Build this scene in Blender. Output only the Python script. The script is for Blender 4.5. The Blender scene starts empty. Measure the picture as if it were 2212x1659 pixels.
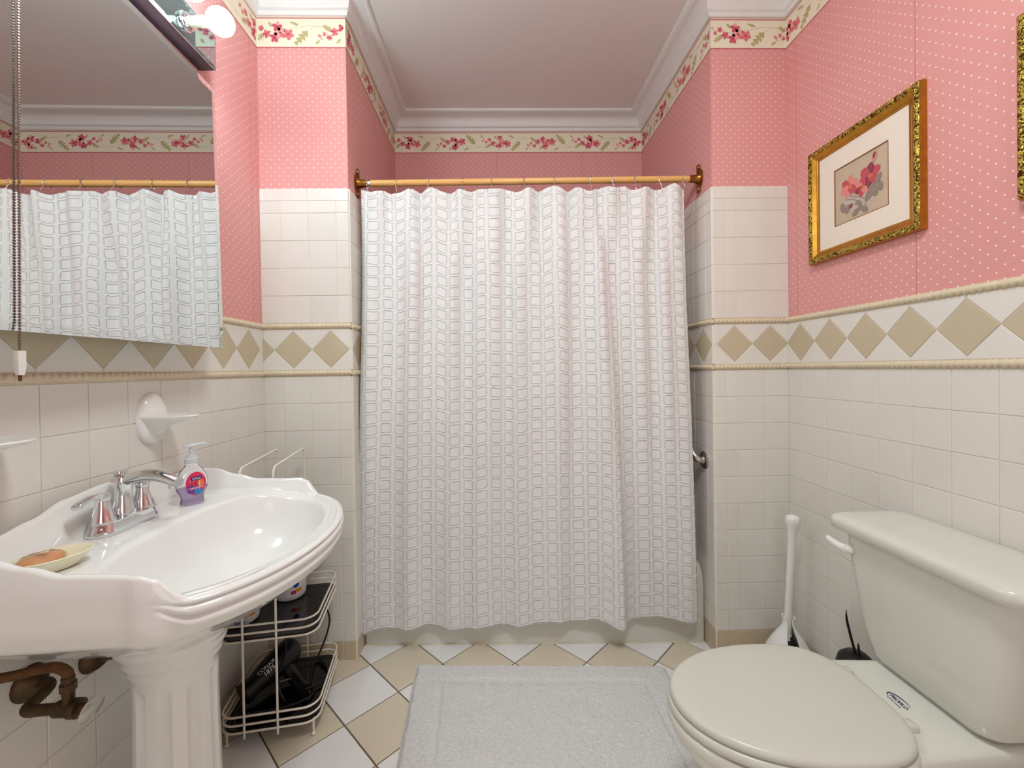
import bpy, bmesh, math, random
from mathutils import Vector, Matrix, noise
R = math.radians
PI = math.pi
sc = bpy.context.scene
COL = sc.collection

# ------------------------------------------------------------------ room figures (metres)
XL, XR = -0.357, 1.817          # left and right wall
XA, XB = 0.0, 1.5               # tub alcove
YB, YR = 0.838, -2.75           # alcove back wall, rear wall behind the camera
ZC = 2.732                      # ceiling
ZT, ZU, ZLo = 1.944, 1.3844, 1.1935   # tile top, upper rope, lower rope
ZB, ZK = 2.512, 2.638           # wallpaper border bottom, crown bottom
YT = 0.087                      # tub front
TP = 0.1117                     # wall tile pitch
def FZ(x): return 0.014 - 0.020 * x    # the old floor runs slightly downhill to the right

# ------------------------------------------------------------------ camera
cam = bpy.data.cameras.new('camera'); camo = bpy.data.objects.new('camera', cam); COL.objects.link(camo)
cam.sensor_width = 36; cam.sensor_fit = 'HORIZONTAL'
cam.lens = 915.93 / 2212 * 36
cam.shift_x = 11.886 / 2212; cam.shift_y = -23.765 / 2212
cam.clip_start = 0.02
yaw, pit, roll = .0229, -.0088, .0149
fw = Vector((math.sin(yaw)*math.cos(pit), math.cos(yaw)*math.cos(pit), math.sin(pit)))
rt = Vector((math.cos(yaw), -math.sin(yaw), 0)); up = rt.cross(fw)
cr, sr = math.cos(roll), math.sin(roll)
cx, cy = (rt*cr - up*sr), (rt*sr + up*cr)
M = Matrix((cx, cy, -fw)).transposed().to_4x4(); M.translation = Vector((.5938, -1.7495, 1.1976))
camo.matrix_world = M
sc.camera = camo

# ------------------------------------------------------------------ world, exposure, large lights
w = bpy.data.worlds.new('world'); sc.world = w; w.use_nodes = True
w.node_tree.nodes['Background'].inputs[0].default_value = (.8, .85, .9, 1)
w.node_tree.nodes['Background'].inputs[1].default_value = 0.3
sc.view_settings.view_transform = 'Standard'; sc.view_settings.look = 'None'
sc.view_settings.exposure = 0.07; sc.view_settings.gamma = 1
BULB = 60.0
def area(name, loc, rot, sx, sy, power, color):
    l = bpy.data.lights.new(name, 'AREA'); l.shape = 'RECTANGLE'; l.size = sx; l.size_y = sy
    l.energy = power; l.color = color
    o = bpy.data.objects.new(name, l); COL.objects.link(o); o.location = loc; o.rotation_euler = rot
    return o
# added fill light, shining in through the doorway behind the camera
area('doorway_fill', (0.75, YR-.25, 1.15), (R(90), 0, 0), .8, 1.9, 7, (.95, 1.0, .98))
# added overhead fill light under the ceiling, out of view, without a fixture
area('overhead_fill', (0.85, -1.3, ZC-.03), (R(18), 0, 0), .4, .4, 24, (.925, 1.0, .99))

# ------------------------------------------------------------------ materials
def srgb(r, g, b):
    f = lambda c: (c/255/12.92) if c/255 <= .04045 else ((c/255+.055)/1.055)**2.4
    return (f(r), f(g), f(b), 1)
def mat(name, col, rough=.5, metal=0, spec=.5, coat=0, trans=0, ior=1.45, emit=None, es=0, sss=0, noise_amt=0, noise_scale=20, bump=0, bscale=60, alpha=1):
    m = bpy.data.materials.new(name); m.use_nodes = True; nt = m.node_tree; b = nt.nodes['Principled BSDF']
    b.inputs['Base Color'].default_value = srgb(*col); b.inputs['Roughness'].default_value = rough
    b.inputs['Metallic'].default_value = metal; b.inputs['Specular IOR Level'].default_value = spec
    b.inputs['Coat Weight'].default_value = coat; b.inputs['Coat Roughness'].default_value = .04
    b.inputs['Transmission Weight'].default_value = trans; b.inputs['IOR'].default_value = ior
    if emit: b.inputs['Emission Color'].default_value = srgb(*emit); b.inputs['Emission Strength'].default_value = es
    if sss: b.inputs['Subsurface Weight'].default_value = sss; b.inputs['Subsurface Radius'].default_value = (.01, .008, .006)
    tc = None
    if noise_amt or bump:
        tc = nt.nodes.new('ShaderNodeTexCoord')
    if noise_amt:
        n = nt.nodes.new('ShaderNodeTexNoise'); n.inputs['Scale'].default_value = noise_scale; n.inputs['Detail'].default_value = 5
        nt.links.new(tc.outputs['Object'], n.inputs['Vector'])
        mr = nt.nodes.new('ShaderNodeMapRange'); mr.inputs[1].default_value = .3; mr.inputs[2].default_value = .7
        mr.inputs[3].default_value = 1-noise_amt; mr.inputs[4].default_value = 1.0
        nt.links.new(n.outputs[0], mr.inputs[0])
        mx = nt.nodes.new('ShaderNodeMix'); mx.data_type = 'RGBA'; mx.blend_type = 'MULTIPLY'; mx.inputs[0].default_value = 1
        mx.inputs[6].default_value = srgb(*col); nt.links.new(mr.outputs[0], mx.inputs[7])
        nt.links.new(mx.outputs[2], b.inputs['Base Color'])
    if bump:
        n2 = nt.nodes.new('ShaderNodeTexNoise'); n2.inputs['Scale'].default_value = bscale; n2.inputs['Detail'].default_value = 4
        nt.links.new(tc.outputs['Object'], n2.inputs['Vector'])
        bp = nt.nodes.new('ShaderNodeBump'); bp.inputs['Strength'].default_value = 1; bp.inputs['Distance'].default_value = bump
        nt.links.new(n2.outputs[0], bp.inputs['Height']); nt.links.new(bp.outputs[0], b.inputs['Normal'])
    return m
class NT:
    """small helper to write node maths"""
    def __init__(s, m): s.nt = m.node_tree
    def v(s, a, sock):
        if isinstance(a, (int, float)): sock.default_value = a
        else: s.nt.links.new(a, sock)
    def m(s, op, a, b=0, c=0):
        n = s.nt.nodes.new('ShaderNodeMath'); n.operation = op
        s.v(a, n.inputs[0]); s.v(b, n.inputs[1]); s.v(c, n.inputs[2]); return n.outputs[0]
    def near(s, a, off, per):           # distance to the nearest multiple of per
        return s.m('PINGPONG', s.m('ADD', a, 1000*per-off), per/2)
    def step(s, a, lo, hi):             # 1 below lo, 0 above hi
        n = s.nt.nodes.new('ShaderNodeMapRange'); n.interpolation_type = 'SMOOTHSTEP'
        s.v(a, n.inputs[0]); n.inputs[1].default_value = lo; n.inputs[2].default_value = hi
        n.inputs[3].default_value = 1; n.inputs[4].default_value = 0; return n.outputs[0]
    def mix(s, f, a, b, mode='MIX'):
        n = s.nt.nodes.new('ShaderNodeMix'); n.data_type = 'RGBA'; n.blend_type = mode
        s.v(f, n.inputs[0])
        for x, k in ((a, 6), (b, 7)):
            if isinstance(x, tuple): n.inputs[k].default_value = x
            else: s.nt.links.new(x, n.inputs[k])
        return n.outputs[2]

def wallpaper(name, axis, seams, off=(0, 0)):
    m = mat(name, (224, 142, 142), rough=.6, spec=.2); n = NT(m); nt = m.node_tree; b = nt.nodes['Principled BSDF']
    g = nt.nodes.new('ShaderNodeNewGeometry'); sp = nt.nodes.new('ShaderNodeSeparateXYZ'); nt.links.new(g.outputs['Position'], sp.inputs[0])
    u = sp.outputs[axis]; z = sp.outputs[2]; P = .0347; Q = .0332
    dots = None
    for k in (0, .5):
        du = n.near(u, off[0]+k*P, P); dz = n.near(z, off[1]+k*Q, Q)
        d = n.m('SQRT', n.m('ADD', n.m('MULTIPLY', du, du), n.m('MULTIPLY', dz, dz)))
        s_ = n.step(d, .0017, .0027)
        dots = s_ if dots is None else n.m('MAXIMUM', dots, s_)
    tc = nt.nodes.new('ShaderNodeTexNoise'); tc.inputs['Scale'].default_value = 2.5; nt.links.new(g.outputs['Position'], tc.inputs['Vector'])
    base = n.mix(tc.outputs[0], srgb(224, 156, 153), srgb(228, 163, 159))
    c = n.mix(dots, base, srgb(248, 232, 224))
    for s0 in seams:
        dd = n.step(n.m('ABSOLUTE', n.m('SUBTRACT', u, s0)), .0006, .0016)
        c = n.mix(n.m('MULTIPLY', dd, .55), c, srgb(168, 92, 84))
    nt.links.new(c, b.inputs['Base Color']); return m

W_TILE = mat('ceramic_tile_white', (233, 228, 220), rough=.16, spec=.5, noise_amt=.03, noise_scale=3)
W_TILE2 = mat('ceramic_tile_pale', (231, 226, 218), rough=.16, spec=.5, noise_amt=.03, noise_scale=3)
B_TILE = mat('ceramic_tile_beige', (204, 190, 162), rough=.2, spec=.45, noise_amt=.05, noise_scale=4)
BASE_T = mat('ceramic_tile_base', (208, 190, 162), rough=.3, noise_amt=.05)
GROUT = mat('wall_grout', (236, 229, 216), rough=.8)
ROPE = mat('rope_tile_glaze', (226, 211, 182), rough=.22, noise_amt=.06, noise_scale=12)
F_WHITE = mat('floor_tile_white', (244, 243, 241), rough=.28, noise_amt=.04, noise_scale=5)
F_BEIGE = mat('floor_tile_beige', (226, 214, 192), rough=.3, noise_amt=.06, noise_scale=5)
F_GROUT = mat('floor_grout', (128, 112, 98), rough=.9, noise_amt=.35, noise_scale=30)
CEIL = mat('ceiling_paint', (242, 239, 236), rough=.75, bump=.0006, bscale=25)
CROWN = mat('crown_paint', (236, 232, 229), rough=.4, noise_amt=.03)
CREAM = mat('border_cream', (238, 229, 205), rough=.6)
B_LINE = mat('border_pink_line', (201, 96, 104), rough=.6)
PET = [mat('petal_crimson', (206, 84, 106), rough=.6), mat('petal_blush', (240, 162, 152), rough=.6), mat('petal_rose', (224, 116, 124), rough=.6)]
P_CEN = mat('petal_center', (150, 44, 62), rough=.6)
LEAF = mat('border_leaf', (186, 172, 118), rough=.6); STEM = mat('border_stem', (190, 178, 132), rough=.6)
PORC = mat('porcelain_white', (242, 241, 238), rough=.09, coat=.4)
PORC2 = mat('toilet_porcelain', (222, 222, 212), rough=.12, coat=.3)
SEATM = mat('toilet_seat_plastic', (213, 213, 202), rough=.28)
CHROME = mat('chrome', (222, 224, 226), rough=.06, metal=1)
STEEL = mat('brushed_steel', (192, 188, 184), rough=.28, metal=1)
MIRROR = mat('mirror_glass', (226, 230, 230), rough=.0, metal=1)
WHITEP = mat('white_plastic', (238, 236, 230), rough=.3)
WIRE = mat('cream_coated_wire', (240, 233, 217), rough=.4, noise_amt=.08, noise_scale=60)
BLACKG = mat('smoked_black_glass', (14, 9, 9), rough=.06, spec=.6)
BLACKP = mat('black_plastic', (9, 8, 9), rough=.4)
CORD = mat('black_rubber_cord', (12, 11, 11), rough=.5)
BRASS = mat('aged_brass', (166, 112, 52), rough=.3, metal=1, noise_amt=.4, noise_scale=18)
ROD = mat('tan_rod_plastic', (232, 178, 108), rough=.3)
RUST = mat('corroded_brass', (104, 84, 60), rough=.5, metal=.8, noise_amt=.6, noise_scale=30, bump=.001, bscale=90)

def curtain_mat():
    m = mat('waffle_curtain_cloth', (240, 238, 238), rough=.85, spec=.2); n = NT(m); nt = m.node_tree; b = nt.nodes['Principled BSDF']
    uv = nt.nodes.new('ShaderNodeUVMap'); sp = nt.nodes.new('ShaderNodeSeparateXYZ'); nt.links.new(uv.outputs[0], sp.inputs[0])
    nz = nt.nodes.new('ShaderNodeTexNoise'); nz.inputs['Scale'].default_value = 260; nt.links.new(uv.outputs[0], nz.inputs['Vector'])
    jit = n.m('MULTIPLY', n.m('SUBTRACT', nz.outputs[0], .5), .004)
    nz2 = nt.nodes.new('ShaderNodeTexNoise'); nz2.inputs['Scale'].default_value = 9; nt.links.new(uv.outputs[0], nz2.inputs['Vector'])
    j2 = n.m('MULTIPLY', n.m('SUBTRACT', nz2.outputs[0], .5), .008)
    U = n.m('ADD', n.m('ADD', sp.outputs[0], jit), j2); V = n.m('ADD', sp.outputs[1], jit)
    a = n.near(U, 0, .0640); c = n.near(V, 0, .0490)         # distance from cell centre
    # rounded rectangle distance
    qx = n.m('MAXIMUM', n.m('SUBTRACT', a, .0222-.006), 0); qy = n.m('MAXIMUM', n.m('SUBTRACT', c, .0190-.006), 0)
    d = n.m('SUBTRACT', n.m('SQRT', n.m('ADD', n.m('MULTIPLY', qx, qx), n.m('MULTIPLY', qy, qy))), .006)
    ring = n.step(n.m('ABSOLUTE', d), .0002, .0036)
    inside = n.step(d, -.002, .0005)
    fine = nt.nodes.new('ShaderNodeTexNoise'); fine.inputs['Scale'].default_value = 900; nt.links.new(uv.outputs[0], fine.inputs['Vector'])
    nt.links.new(n.mix(ring, srgb(240, 237, 236), srgb(254, 254, 253)), b.inputs['Base Color'])
    h = n.m('ADD', n.m('ADD', n.m('MULTIPLY', ring, 1.0), n.m('MULTIPLY', inside, -.25)), n.m('MULTIPLY', fine.outputs[0], .10))
    bp = nt.nodes.new('ShaderNodeBump'); bp.inputs['Strength'].default_value = 1; bp.inputs['Distance'].default_value = .0028
    nt.links.new(h, bp.inputs['Height']); nt.links.new(bp.outputs[0], b.inputs['Normal'])
    # cloth lets a little light through
    tr = nt.nodes.new('ShaderNodeBsdfTranslucent'); tr.inputs[0].default_value = srgb(240, 234, 232); nt.links.new(bp.outputs[0], tr.inputs['Normal'])
    mx = nt.nodes.new('ShaderNodeMixShader'); mx.inputs[0].default_value = .05
    nt.links.new(b.outputs[0], mx.inputs[1]); nt.links.new(tr.outputs[0], mx.inputs[2])
    nt.links.new(mx.outputs[0], nt.nodes['Material Output'].inputs[0])
    return m

# ------------------------------------------------------------------ mesh helpers
class MB:
    def __init__(s): s.v = []; s.f = []; s.mi = []; s.uv = None
    def add(s, verts, faces, mi=0):
        o = len(s.v); s.v += [tuple(p) for p in verts]
        s.f += [tuple(i+o for i in f) for f in faces]; s.mi += [mi]*len(faces)
    def box(s, a, b, mi=0):
        x0, y0, z0 = a; x1, y1, z1 = b
        s.add([(x0,y0,z0),(x1,y0,z0),(x1,y1,z0),(x0,y1,z0),(x0,y0,z1),(x1,y0,z1),(x1,y1,z1),(x0,y1,z1)],
              [(0,3,2,1),(4,5,6,7),(0,1,5,4),(1,2,6,5),(2,3,7,6),(3,0,4,7)], mi)
    def loops(s, loops, cap0=True, cap1=True, mi=0, closed=True):
        n = len(loops[0]); vs = [p for l in loops for p in l]; fs = []
        for k in range(len(loops)-1):
            for i in range(n if closed else n-1):
                j = (i+1) % n
                fs.append((k*n+i, k*n+j, (k+1)*n+j, (k+1)*n+i))
        if cap0: fs.append(tuple(reversed(range(n))))
        if cap1: fs.append(tuple((len(loops)-1)*n+i for i in range(n)))
        s.add(vs, fs, mi)
    def lathe(s, prof, o=(0,0,0), axis=(0,0,1), n=28, mi=0, sy=1.0):
        ax = Vector(axis).normalized(); t = Vector((1,0,0)) if abs(ax.x) < .9 else Vector((0,1,0))
        e1 = (t - ax*t.dot(ax)).normalized(); e2 = ax.cross(e1); o = Vector(o)
        L = [[o + ax*z + (e1*math.cos(2*PI*i/n) + e2*math.sin(2*PI*i/n)*sy)*max(r, 1e-5) for i in range(n)] for r, z in prof]
        s.loops(L, mi=mi)
    def tube(s, pts, r, n=8, mi=0, closed=False, caps=True):
        pts = [Vector(p) for p in pts]; L = []; N = len(pts); prev = None
        for i, p in enumerate(pts):
            if closed: d = pts[(i+1) % N] - pts[i-1]
            else: d = pts[min(i+1, N-1)] - pts[max(i-1, 0)]
            d.normalize()
            if prev is None:
                t = Vector((0,0,1)) if abs(d.z) < .9 else Vector((1,0,0)); e = (t - d*t.dot(d)).normalized()
            else: e = (prev - d*prev.dot(d)).normalized()
            prev = e; g = d.cross(e); rr = r[i] if isinstance(r, (list, tuple)) else r
            L.append([p + (e*math.cos(2*PI*k/n) + g*math.sin(2*PI*k/n))*rr for k in range(n)])
        if closed: L.append(L[0])
        s.loops(L, cap0=not closed and caps, cap1=not closed and caps, mi=mi)
    def sphere(s, c, r, n=16, mi=0, sc3=(1,1,1)):
        c = Vector(c); L = []
        for k in range(1, n//2):
            a = PI*k/(n//2); L.append([c + Vector((math.sin(a)*math.cos(2*PI*i/n)*r*sc3[0], math.sin(a)*math.sin(2*PI*i/n)*r*sc3[1], -math.cos(a)*r*sc3[2])) for i in range(n)])
        o = len(s.v); s.loops(L, cap0=False, cap1=False, mi=mi)
        b = len(s.v); s.v += [tuple(c - Vector((0,0,r*sc3[2]))), tuple(c + Vector((0,0,r*sc3[2])))]
        m = len(L)-1
        for i in range(n):
            j = (i+1) % n
            s.f.append((b, o+j, o+i)); s.f.append((b+1, o+m*n+i, o+m*n+j)); s.mi += [mi, mi]
    def build(s, name, mats, parent=None, smooth=40, loc=None, bevel=0, subsurf=0, xf=None):
        if not isinstance(mats, (list, tuple)): mats = [mats]
        vs = [Vector(p) for p in s.v]
        if xf: vs = [xf @ p for p in vs]
        if parent is not None: off = Vector((0,0,0)) if xf is None and parent.get('_local') else Vector(parent.get('_o', (0,0,0)))
        elif loc is not None: off = Vector(loc)
        else:
            off = Vector(((min(p.x for p in vs)+max(p.x for p in vs))/2, (min(p.y for p in vs)+max(p.y for p in vs))/2, min(p.z for p in vs)))
        me = bpy.data.meshes.new(name); me.from_pydata([p-off for p in vs], [], s.f)
        for m in mats: me.materials.append(m)
        for p, i in zip(me.polygons, s.mi): p.material_index = i
        if s.uv:
            lay = me.uv_layers.new(name='UVMap')
            for lp in me.loops: lay.data[lp.index].uv = s.uv[lp.vertex_index]
        bm = bmesh.new(); bm.from_mesh(me)
        if not s.uv: bmesh.ops.remove_doubles(bm, verts=bm.verts, dist=1e-6)
        bmesh.ops.recalc_face_normals(bm, faces=bm.faces)
        if bevel:
            es = [e for e in bm.edges if len(e.link_faces) == 2 and e.calc_face_angle(0) > R(35)]
            bmesh.ops.bevel(bm, geom=es, offset=bevel, segments=3, profile=.5, affect='EDGES', clamp_overlap=True)
        bm.to_mesh(me); bm.free()
        o = bpy.data.objects.new(name, me); COL.objects.link(o)
        if smooth:
            for p in me.polygons: p.use_smooth = True
            me.set_sharp_from_angle(angle=R(smooth))
        if subsurf:
            md = o.modifiers.new('sub', 'SUBSURF'); md.levels = subsurf; md.render_levels = subsurf
        if parent is not None: o.parent = parent
        else: o.location = off
        return o
def tag(o, label, cat, group=None):
    o['label'] = label; o['category'] = cat
    if group: o['group'] = group
    return o
def struct(o): o['kind'] = 'structure'; return o
def thing(name, label, cat, loc, rz=0, group=None, local=False):
    o = bpy.data.objects.new(name, None); COL.objects.link(o); o.location = loc; o.rotation_euler = (0,0,rz)
    o.empty_display_size = .05; tag(o, label, cat, group)
    if local: o['_local'] = True
    else: o['_o'] = tuple(loc)
    return o
def text_mesh(s, size, mt, name, material, parent, ext=.0002, align='CENTER', shear=0, bold=0):
    c = bpy.data.curves.new('t', 'FONT'); c.body = s; c.size = size; c.align_x = align; c.align_y = 'CENTER'; c.extrude = ext; c.shear = shear; c.offset = bold; c.resolution_u = 4
    t = bpy.data.objects.new('t', c); COL.objects.link(t)
    me = bpy.data.meshes.new_from_object(t.evaluated_get(bpy.context.evaluated_depsgraph_get()))
    bpy.data.objects.remove(t); bpy.data.curves.remove(c)
    off = Vector(parent.get('_o', (0,0,0))) if not parent.get('_local') else Vector((0,0,0))
    p = parent.parent
    if '_o' not in parent.keys() and '_local' not in parent.keys() and p is not None:
        off = Vector(p.get('_o', (0,0,0)))
    me.transform(Matrix.Translation(-off) @ mt)
    me.name = name; me.materials.clear(); me.materials.append(material)
    o = bpy.data.objects.new(name, me); COL.objects.link(o); o.parent = parent; return o
def frame_mat(o, ex, ey):
    """matrix whose x axis is ex, y axis ey, at point o"""
    ex = Vector(ex).normalized(); ey = Vector(ey); ey = (ey - ex*ey.dot(ex)).normalized(); ez = ex.cross(ey)
    m = Matrix((ex, ey, ez)).transposed().to_4x4(); m.translation = Vector(o); return m
def sstep(a, b, x): t = max(0, min(1, (x-a)/(b-a))); return t*t*(3-2*t)
def lerp(a, b, t): return a+(b-a)*t
def interp(tab, x):
    if x <= tab[0][0]: return tab[0][1]
    for (a, b), (c, d) in zip(tab, tab[1:]):
        if x <= c: return lerp(b, d, sstep(0, 1, (x-a)/(c-a)))
    return tab[-1][1]
def spline(pts, k=8):
    pts = [Vector(p) for p in pts]; out = []
    for i in range(len(pts)-1):
        p0, p1, p2, p3 = pts[max(i-1,0)], pts[i], pts[i+1], pts[min(i+2,len(pts)-1)]
        for j in range(k):
            t = j/k
            out.append(.5*((2*p1)+(p2-p0)*t+(2*p0-5*p1+4*p2-p3)*t*t+(3*p1-p0-3*p2+p3)*t**3))
    out.append(pts[-1]); return out
def rrect(cx, cy, hx, hy, r, z, n=6):
    out = []
    for sx, sy, a0 in ((1,1,0),(-1,1,90),(-1,-1,180),(1,-1,270)):
        for k in range(n+1):
            a = R(a0+90*k/n); out.append(Vector((cx+sx*(hx-r)+r*math.cos(a), cy+sy*(hy-r)+r*math.sin(a), z)))
    return out

# ------------------------------------------------------------------ walls
def wall(name, a, b, z0, z1, m, th=.1):
    a = Vector((*a, 0)); b = Vector((*b, 0)); d = (b-a).normalized(); nrm = Vector((d.y, -d.x, 0))
    q = MB(); o = -nrm*th
    q.add([a+Vector((0,0,z0)), b+Vector((0,0,z0)), b+Vector((0,0,z1)), a+Vector((0,0,z1)),
           a+o+Vector((0,0,z0)), b+o+Vector((0,0,z0)), b+o+Vector((0,0,z1)), a+o+Vector((0,0,z1))],
          [(0,1,2,3),(5,4,7,6),(0,4,5,1),(3,2,6,7),(0,3,7,4),(1,5,6,2)])
    return struct(q.build(name, m, smooth=0))
wx = wallpaper('dotted_wallpaper_x', 0, [.612, 1.132], (.0017, .004)); wy = wallpaper('dotted_wallpaper_y', 1, [.696, -.543, -.057], (.006, .004))
wall('wall_left', (XL, YR), (XL, 0), -.1, ZC, wy)
wall('wall_pillar_left', (XL-.1, 0), (XA-.001, 0), -.1, ZC, wx, .1)
wall('wall_alcove_left', (XA, .003), (XA, YB), -.1, ZC, wy)
wall('wall_back', (XA-.1, YB), (XB+.1, YB), -.1, ZC, wx)
wall('wall_alcove_right', (XB, YB), (XB, .003), -.1, ZC, wy)
wall('wall_pillar_right', (XB+.001, 0), (XR+.1, 0), -.1, ZC, wx, .1)
wall('wall_right', (XR, 0), (XR, YR), -.1, ZC, wy)
# rear wall with an open doorway (behind the camera)
q = MB()
DX0, DX1, DZ = .33, 1.17, 2.05
q.box((XL-.1, YR-.1, -.1), (DX0, YR, ZC)); q.box((DX1, YR-.1, -.1), (XR+.1, YR, ZC)); q.box((DX0, YR-.1, DZ), (DX1, YR, ZC))
struct(q.build('wall_rear', wx, smooth=0))
q = MB()
for a, b in (((DX0-.08, YR+.0, -.05), (DX0, YR+.02, DZ+.08)), ((DX1, YR, -.05), (DX1+.08, YR+.02, DZ+.08)), ((DX0, YR, DZ), (DX1, YR+.02, DZ+.08))): q.box(a, b)
struct(q.build('trim_1', CROWN, bevel=.004))
q = MB(); q.box((XL-.1, YR-.1, ZC), (XR+.1, YB+.1, ZC+.1)); struct(q.build('ceiling', CEIL, smooth=0))

# tiles: raised bevelled pieces on a grout bed
def tile_poly(q, poly, mp, gap=.0008, th=.0055, bev=.0014, mi=0):
    """convex 2-D polygon -> raised tile with eased edges; mp(u, v, d) -> point"""
    n = len(poly)
    cx_ = sum(p[0] for p in poly)/n; cy_ = sum(p[1] for p in poly)/n
    ar = sum(poly[i][0]*poly[(i+1)%n][1]-poly[(i+1)%n][0]*poly[i][1] for i in range(n))
    if abs(ar) < 2e-4: return
    if ar < 0: poly = poly[::-1]
    def inset(d):
        out = []
        for i in range(n):
            p0, p1, p2 = poly[i-1], poly[i], poly[(i+1) % n]
            a = Vector((p1[0]-p0[0], p1[1]-p0[1])).normalized(); b = Vector((p2[0]-p1[0], p2[1]-p1[1])).normalized()
            n1 = Vector((-a.y, a.x)); n2 = Vector((-b.y, b.x)); m_ = (n1+n2); k = m_.length
            m_.normalize(); c = max(.25, m_.dot(n1)); out.append((p1[0]+m_.x*d/c, p1[1]+m_.y*d/c))
        return out
    L = []
    for d, h in ((gap, 0), (gap, th-bev), (gap+bev*.4, th-bev*.3), (gap+bev*1.2, th)):
        L.append([mp(u, v, h) for u, v in inset(d)])
    vs = [p for l in L for p in l]; fs = []
    for k in range(3):
        for i in range(n):
            j = (i+1) % n; fs.append((k*n+i, k*n+j, (k+1)*n+j, (k+1)*n+i))
    fs.append(tuple(3*n+i for i in range(n)))
    q.add(vs, fs, mi)
def clip(poly, a, b, c):       # keep a*x+b*y<=c
    out = []
    for i in range(len(poly)):
        p, r_ = poly[i-1], poly[i]; dp = a*p[0]+b*p[1]-c; dr = a*r_[0]+b*r_[1]-c
        if (dp <= 0) != (dr <= 0):
            t = dp/(dp-dr); out.append((p[0]+(r_[0]-p[0])*t, p[1]+(r_[1]-p[1])*t))
        if dr <= 0: out.append(r_)
    return out
def mapper(axis, base, sgn, off=0.0):
    if axis == 0: return lambda u, v, d: Vector((u, base+sgn*(d+off), v))      # wall runs along x, faces +-y
    return lambda u, v, d: Vector((base+sgn*(d+off), u, v))                    # wall runs along y, faces +-x
ROWS_LO = [.0902, .1762] + [.1762+TP*k for k in range(1, 10)]
ROWS_LO[-1] = ZLo-.012
ROWS_HI = [ZU+.012+TP*k for k in range(5)] + [1.893, ZT]
rnd = random.Random(4)
def tile_wall(name, mp, ucuts, u0, u1, hi=True, dia0=None, dm=.1506, cap_cuts=None):
    q = MB()
    # grout bed
    ztop = ZT if hi else ZU
    q.add([mp(u0,-.06,.0034), mp(u1,-.06,.0034), mp(u1,ztop-.001,.0034), mp(u0,ztop-.001,.0034), mp(u0,-.06,0), mp(u1,-.06,0), mp(u1,ztop-.001,0), mp(u0,ztop-.001,0)],
          [(0,1,2,3),(4,5,6,7),(3,2,6,7),(0,3,7,4),(1,2,6,5),(0,1,5,4)], 2)
    cuts = sorted(set([u0, u1] + [c for c in ucuts if u0+.006 < c < u1-.006]))
    def row(z0, z1, cs, mi=None):
        for a, b in zip(cs, cs[1:]):
            tile_poly(q, [(a, z0), (b, z0), (b, z1), (a, z1)], mp, mi=(mi if mi is not None else rnd.choice((0, 0, 1))))
    bc = [cuts[0]] + cuts[1:-1:2] + [cuts[-1]] if len(cuts) > 3 else cuts
    row(-.05, .0902, bc, 3)
    for a, b in zip(ROWS_LO, ROWS_LO[1:]): row(a, b, cuts)
    if hi:
        for a, b in zip(ROWS_HI, ROWS_HI[1:-1]): row(a, b, cuts)
        row(ROWS_HI[-2], ROWS_HI[-1], sorted(set([u0, u1] + (cap_cuts or []))))
    # diamond frieze between the ropes
    zb, zt = ZLo+.011, ZU-.011; zm = (zb+zt)/2; hh = dm/2
    k = -40
    while True:
        c = dia0 + k*dm; k += 1
        if c > u1+dm: break
        if c < u0-dm: continue
        def box(p):
            for a_, b_, c_ in ((1,0,u1),(-1,0,-u0),(0,1,zt),(0,-1,-zb)):
                p = clip(p, a_, b_, c_) if len(p) > 2 else []
            return p
        for poly, mi in (([(c-hh,zm),(c,zm-hh),(c+hh,zm),(c,zm+hh)], 4), ([(c,zm+hh),(c+hh,zm),(c+dm,zm+hh),(c+dm,zm+hh+.2),(c,zm+hh+.2)], 0), ([(c,zm-hh),(c,zm-hh-.2),(c+dm,zm-hh-.2),(c+dm,zm-hh),(c+hh,zm)], 0)):
            p = box(poly)
            pp = []
            for v_ in p:
                if not pp or (abs(v_[0]-pp[-1][0])+abs(v_[1]-pp[-1][1])) > 1e-4: pp.append(v_)
            if len(pp) > 2 and (abs(pp[0][0]-pp[-1][0])+abs(pp[0][1]-pp[-1][1])) < 1e-4: pp.pop()
            if len(pp) > 2:
                A2 = abs(sum(pp[i-1][0]*pp[i][1]-pp[i][0]*pp[i-1][1] for i in range(len(pp))))
                tile_poly(q, pp, mp, mi=(0 if A2 < 1.2e-3 else mi))
    return struct(q.build(name, [W_TILE, W_TILE2, GROUT, BASE_T, B_TILE], smooth=0))
yl = [-.115-.1052*k for k in range(26)]; yr = [-.097-.1085*k for k in range(26)]
tile_wall('wall_left_tiling', mapper(1, XL, 1), yl, YR, -.0055, hi=False, dia0=-.105)
tile_wall('wall_pillar_left_tiling', mapper(0, 0, -1), [XA-.0505-TP*k for k in range(4)], XL, XA, dia0=-.0815, cap_cuts=[-.34, -.166])
tile_wall('wall_alcove_left_tiling', mapper(1, XA, 1), [.05+TP*k for k in range(8)], 0, YB, dia0=.08, cap_cuts=[.15, .3, .45, .6])
tile_wall('wall_back_tiling', mapper(0, YB, -1), [.05+TP*k for k in range(14)], .0055, XB-.0055, dia0=.0, cap_cuts=[.15*k for k in range(1, 10)])
tile_wall('wall_alcove_right_tiling', mapper(1, XB, -1), [.05+TP*k for k in range(8)], 0, YB, dia0=.08, cap_cuts=[.15, .3, .45, .6])
tile_wall('wall_pillar_right_tiling', mapper(0, 0, -1), [XB+.0485, XB+.097, XB+.2087], XB, XR, dia0=XB+.0865, cap_cuts=[1.651])
tile_wall('wall_right_tiling', mapper(1, XR, -1), yr, YR, -.0055, hi=False, dia0=-.0755)

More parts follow.
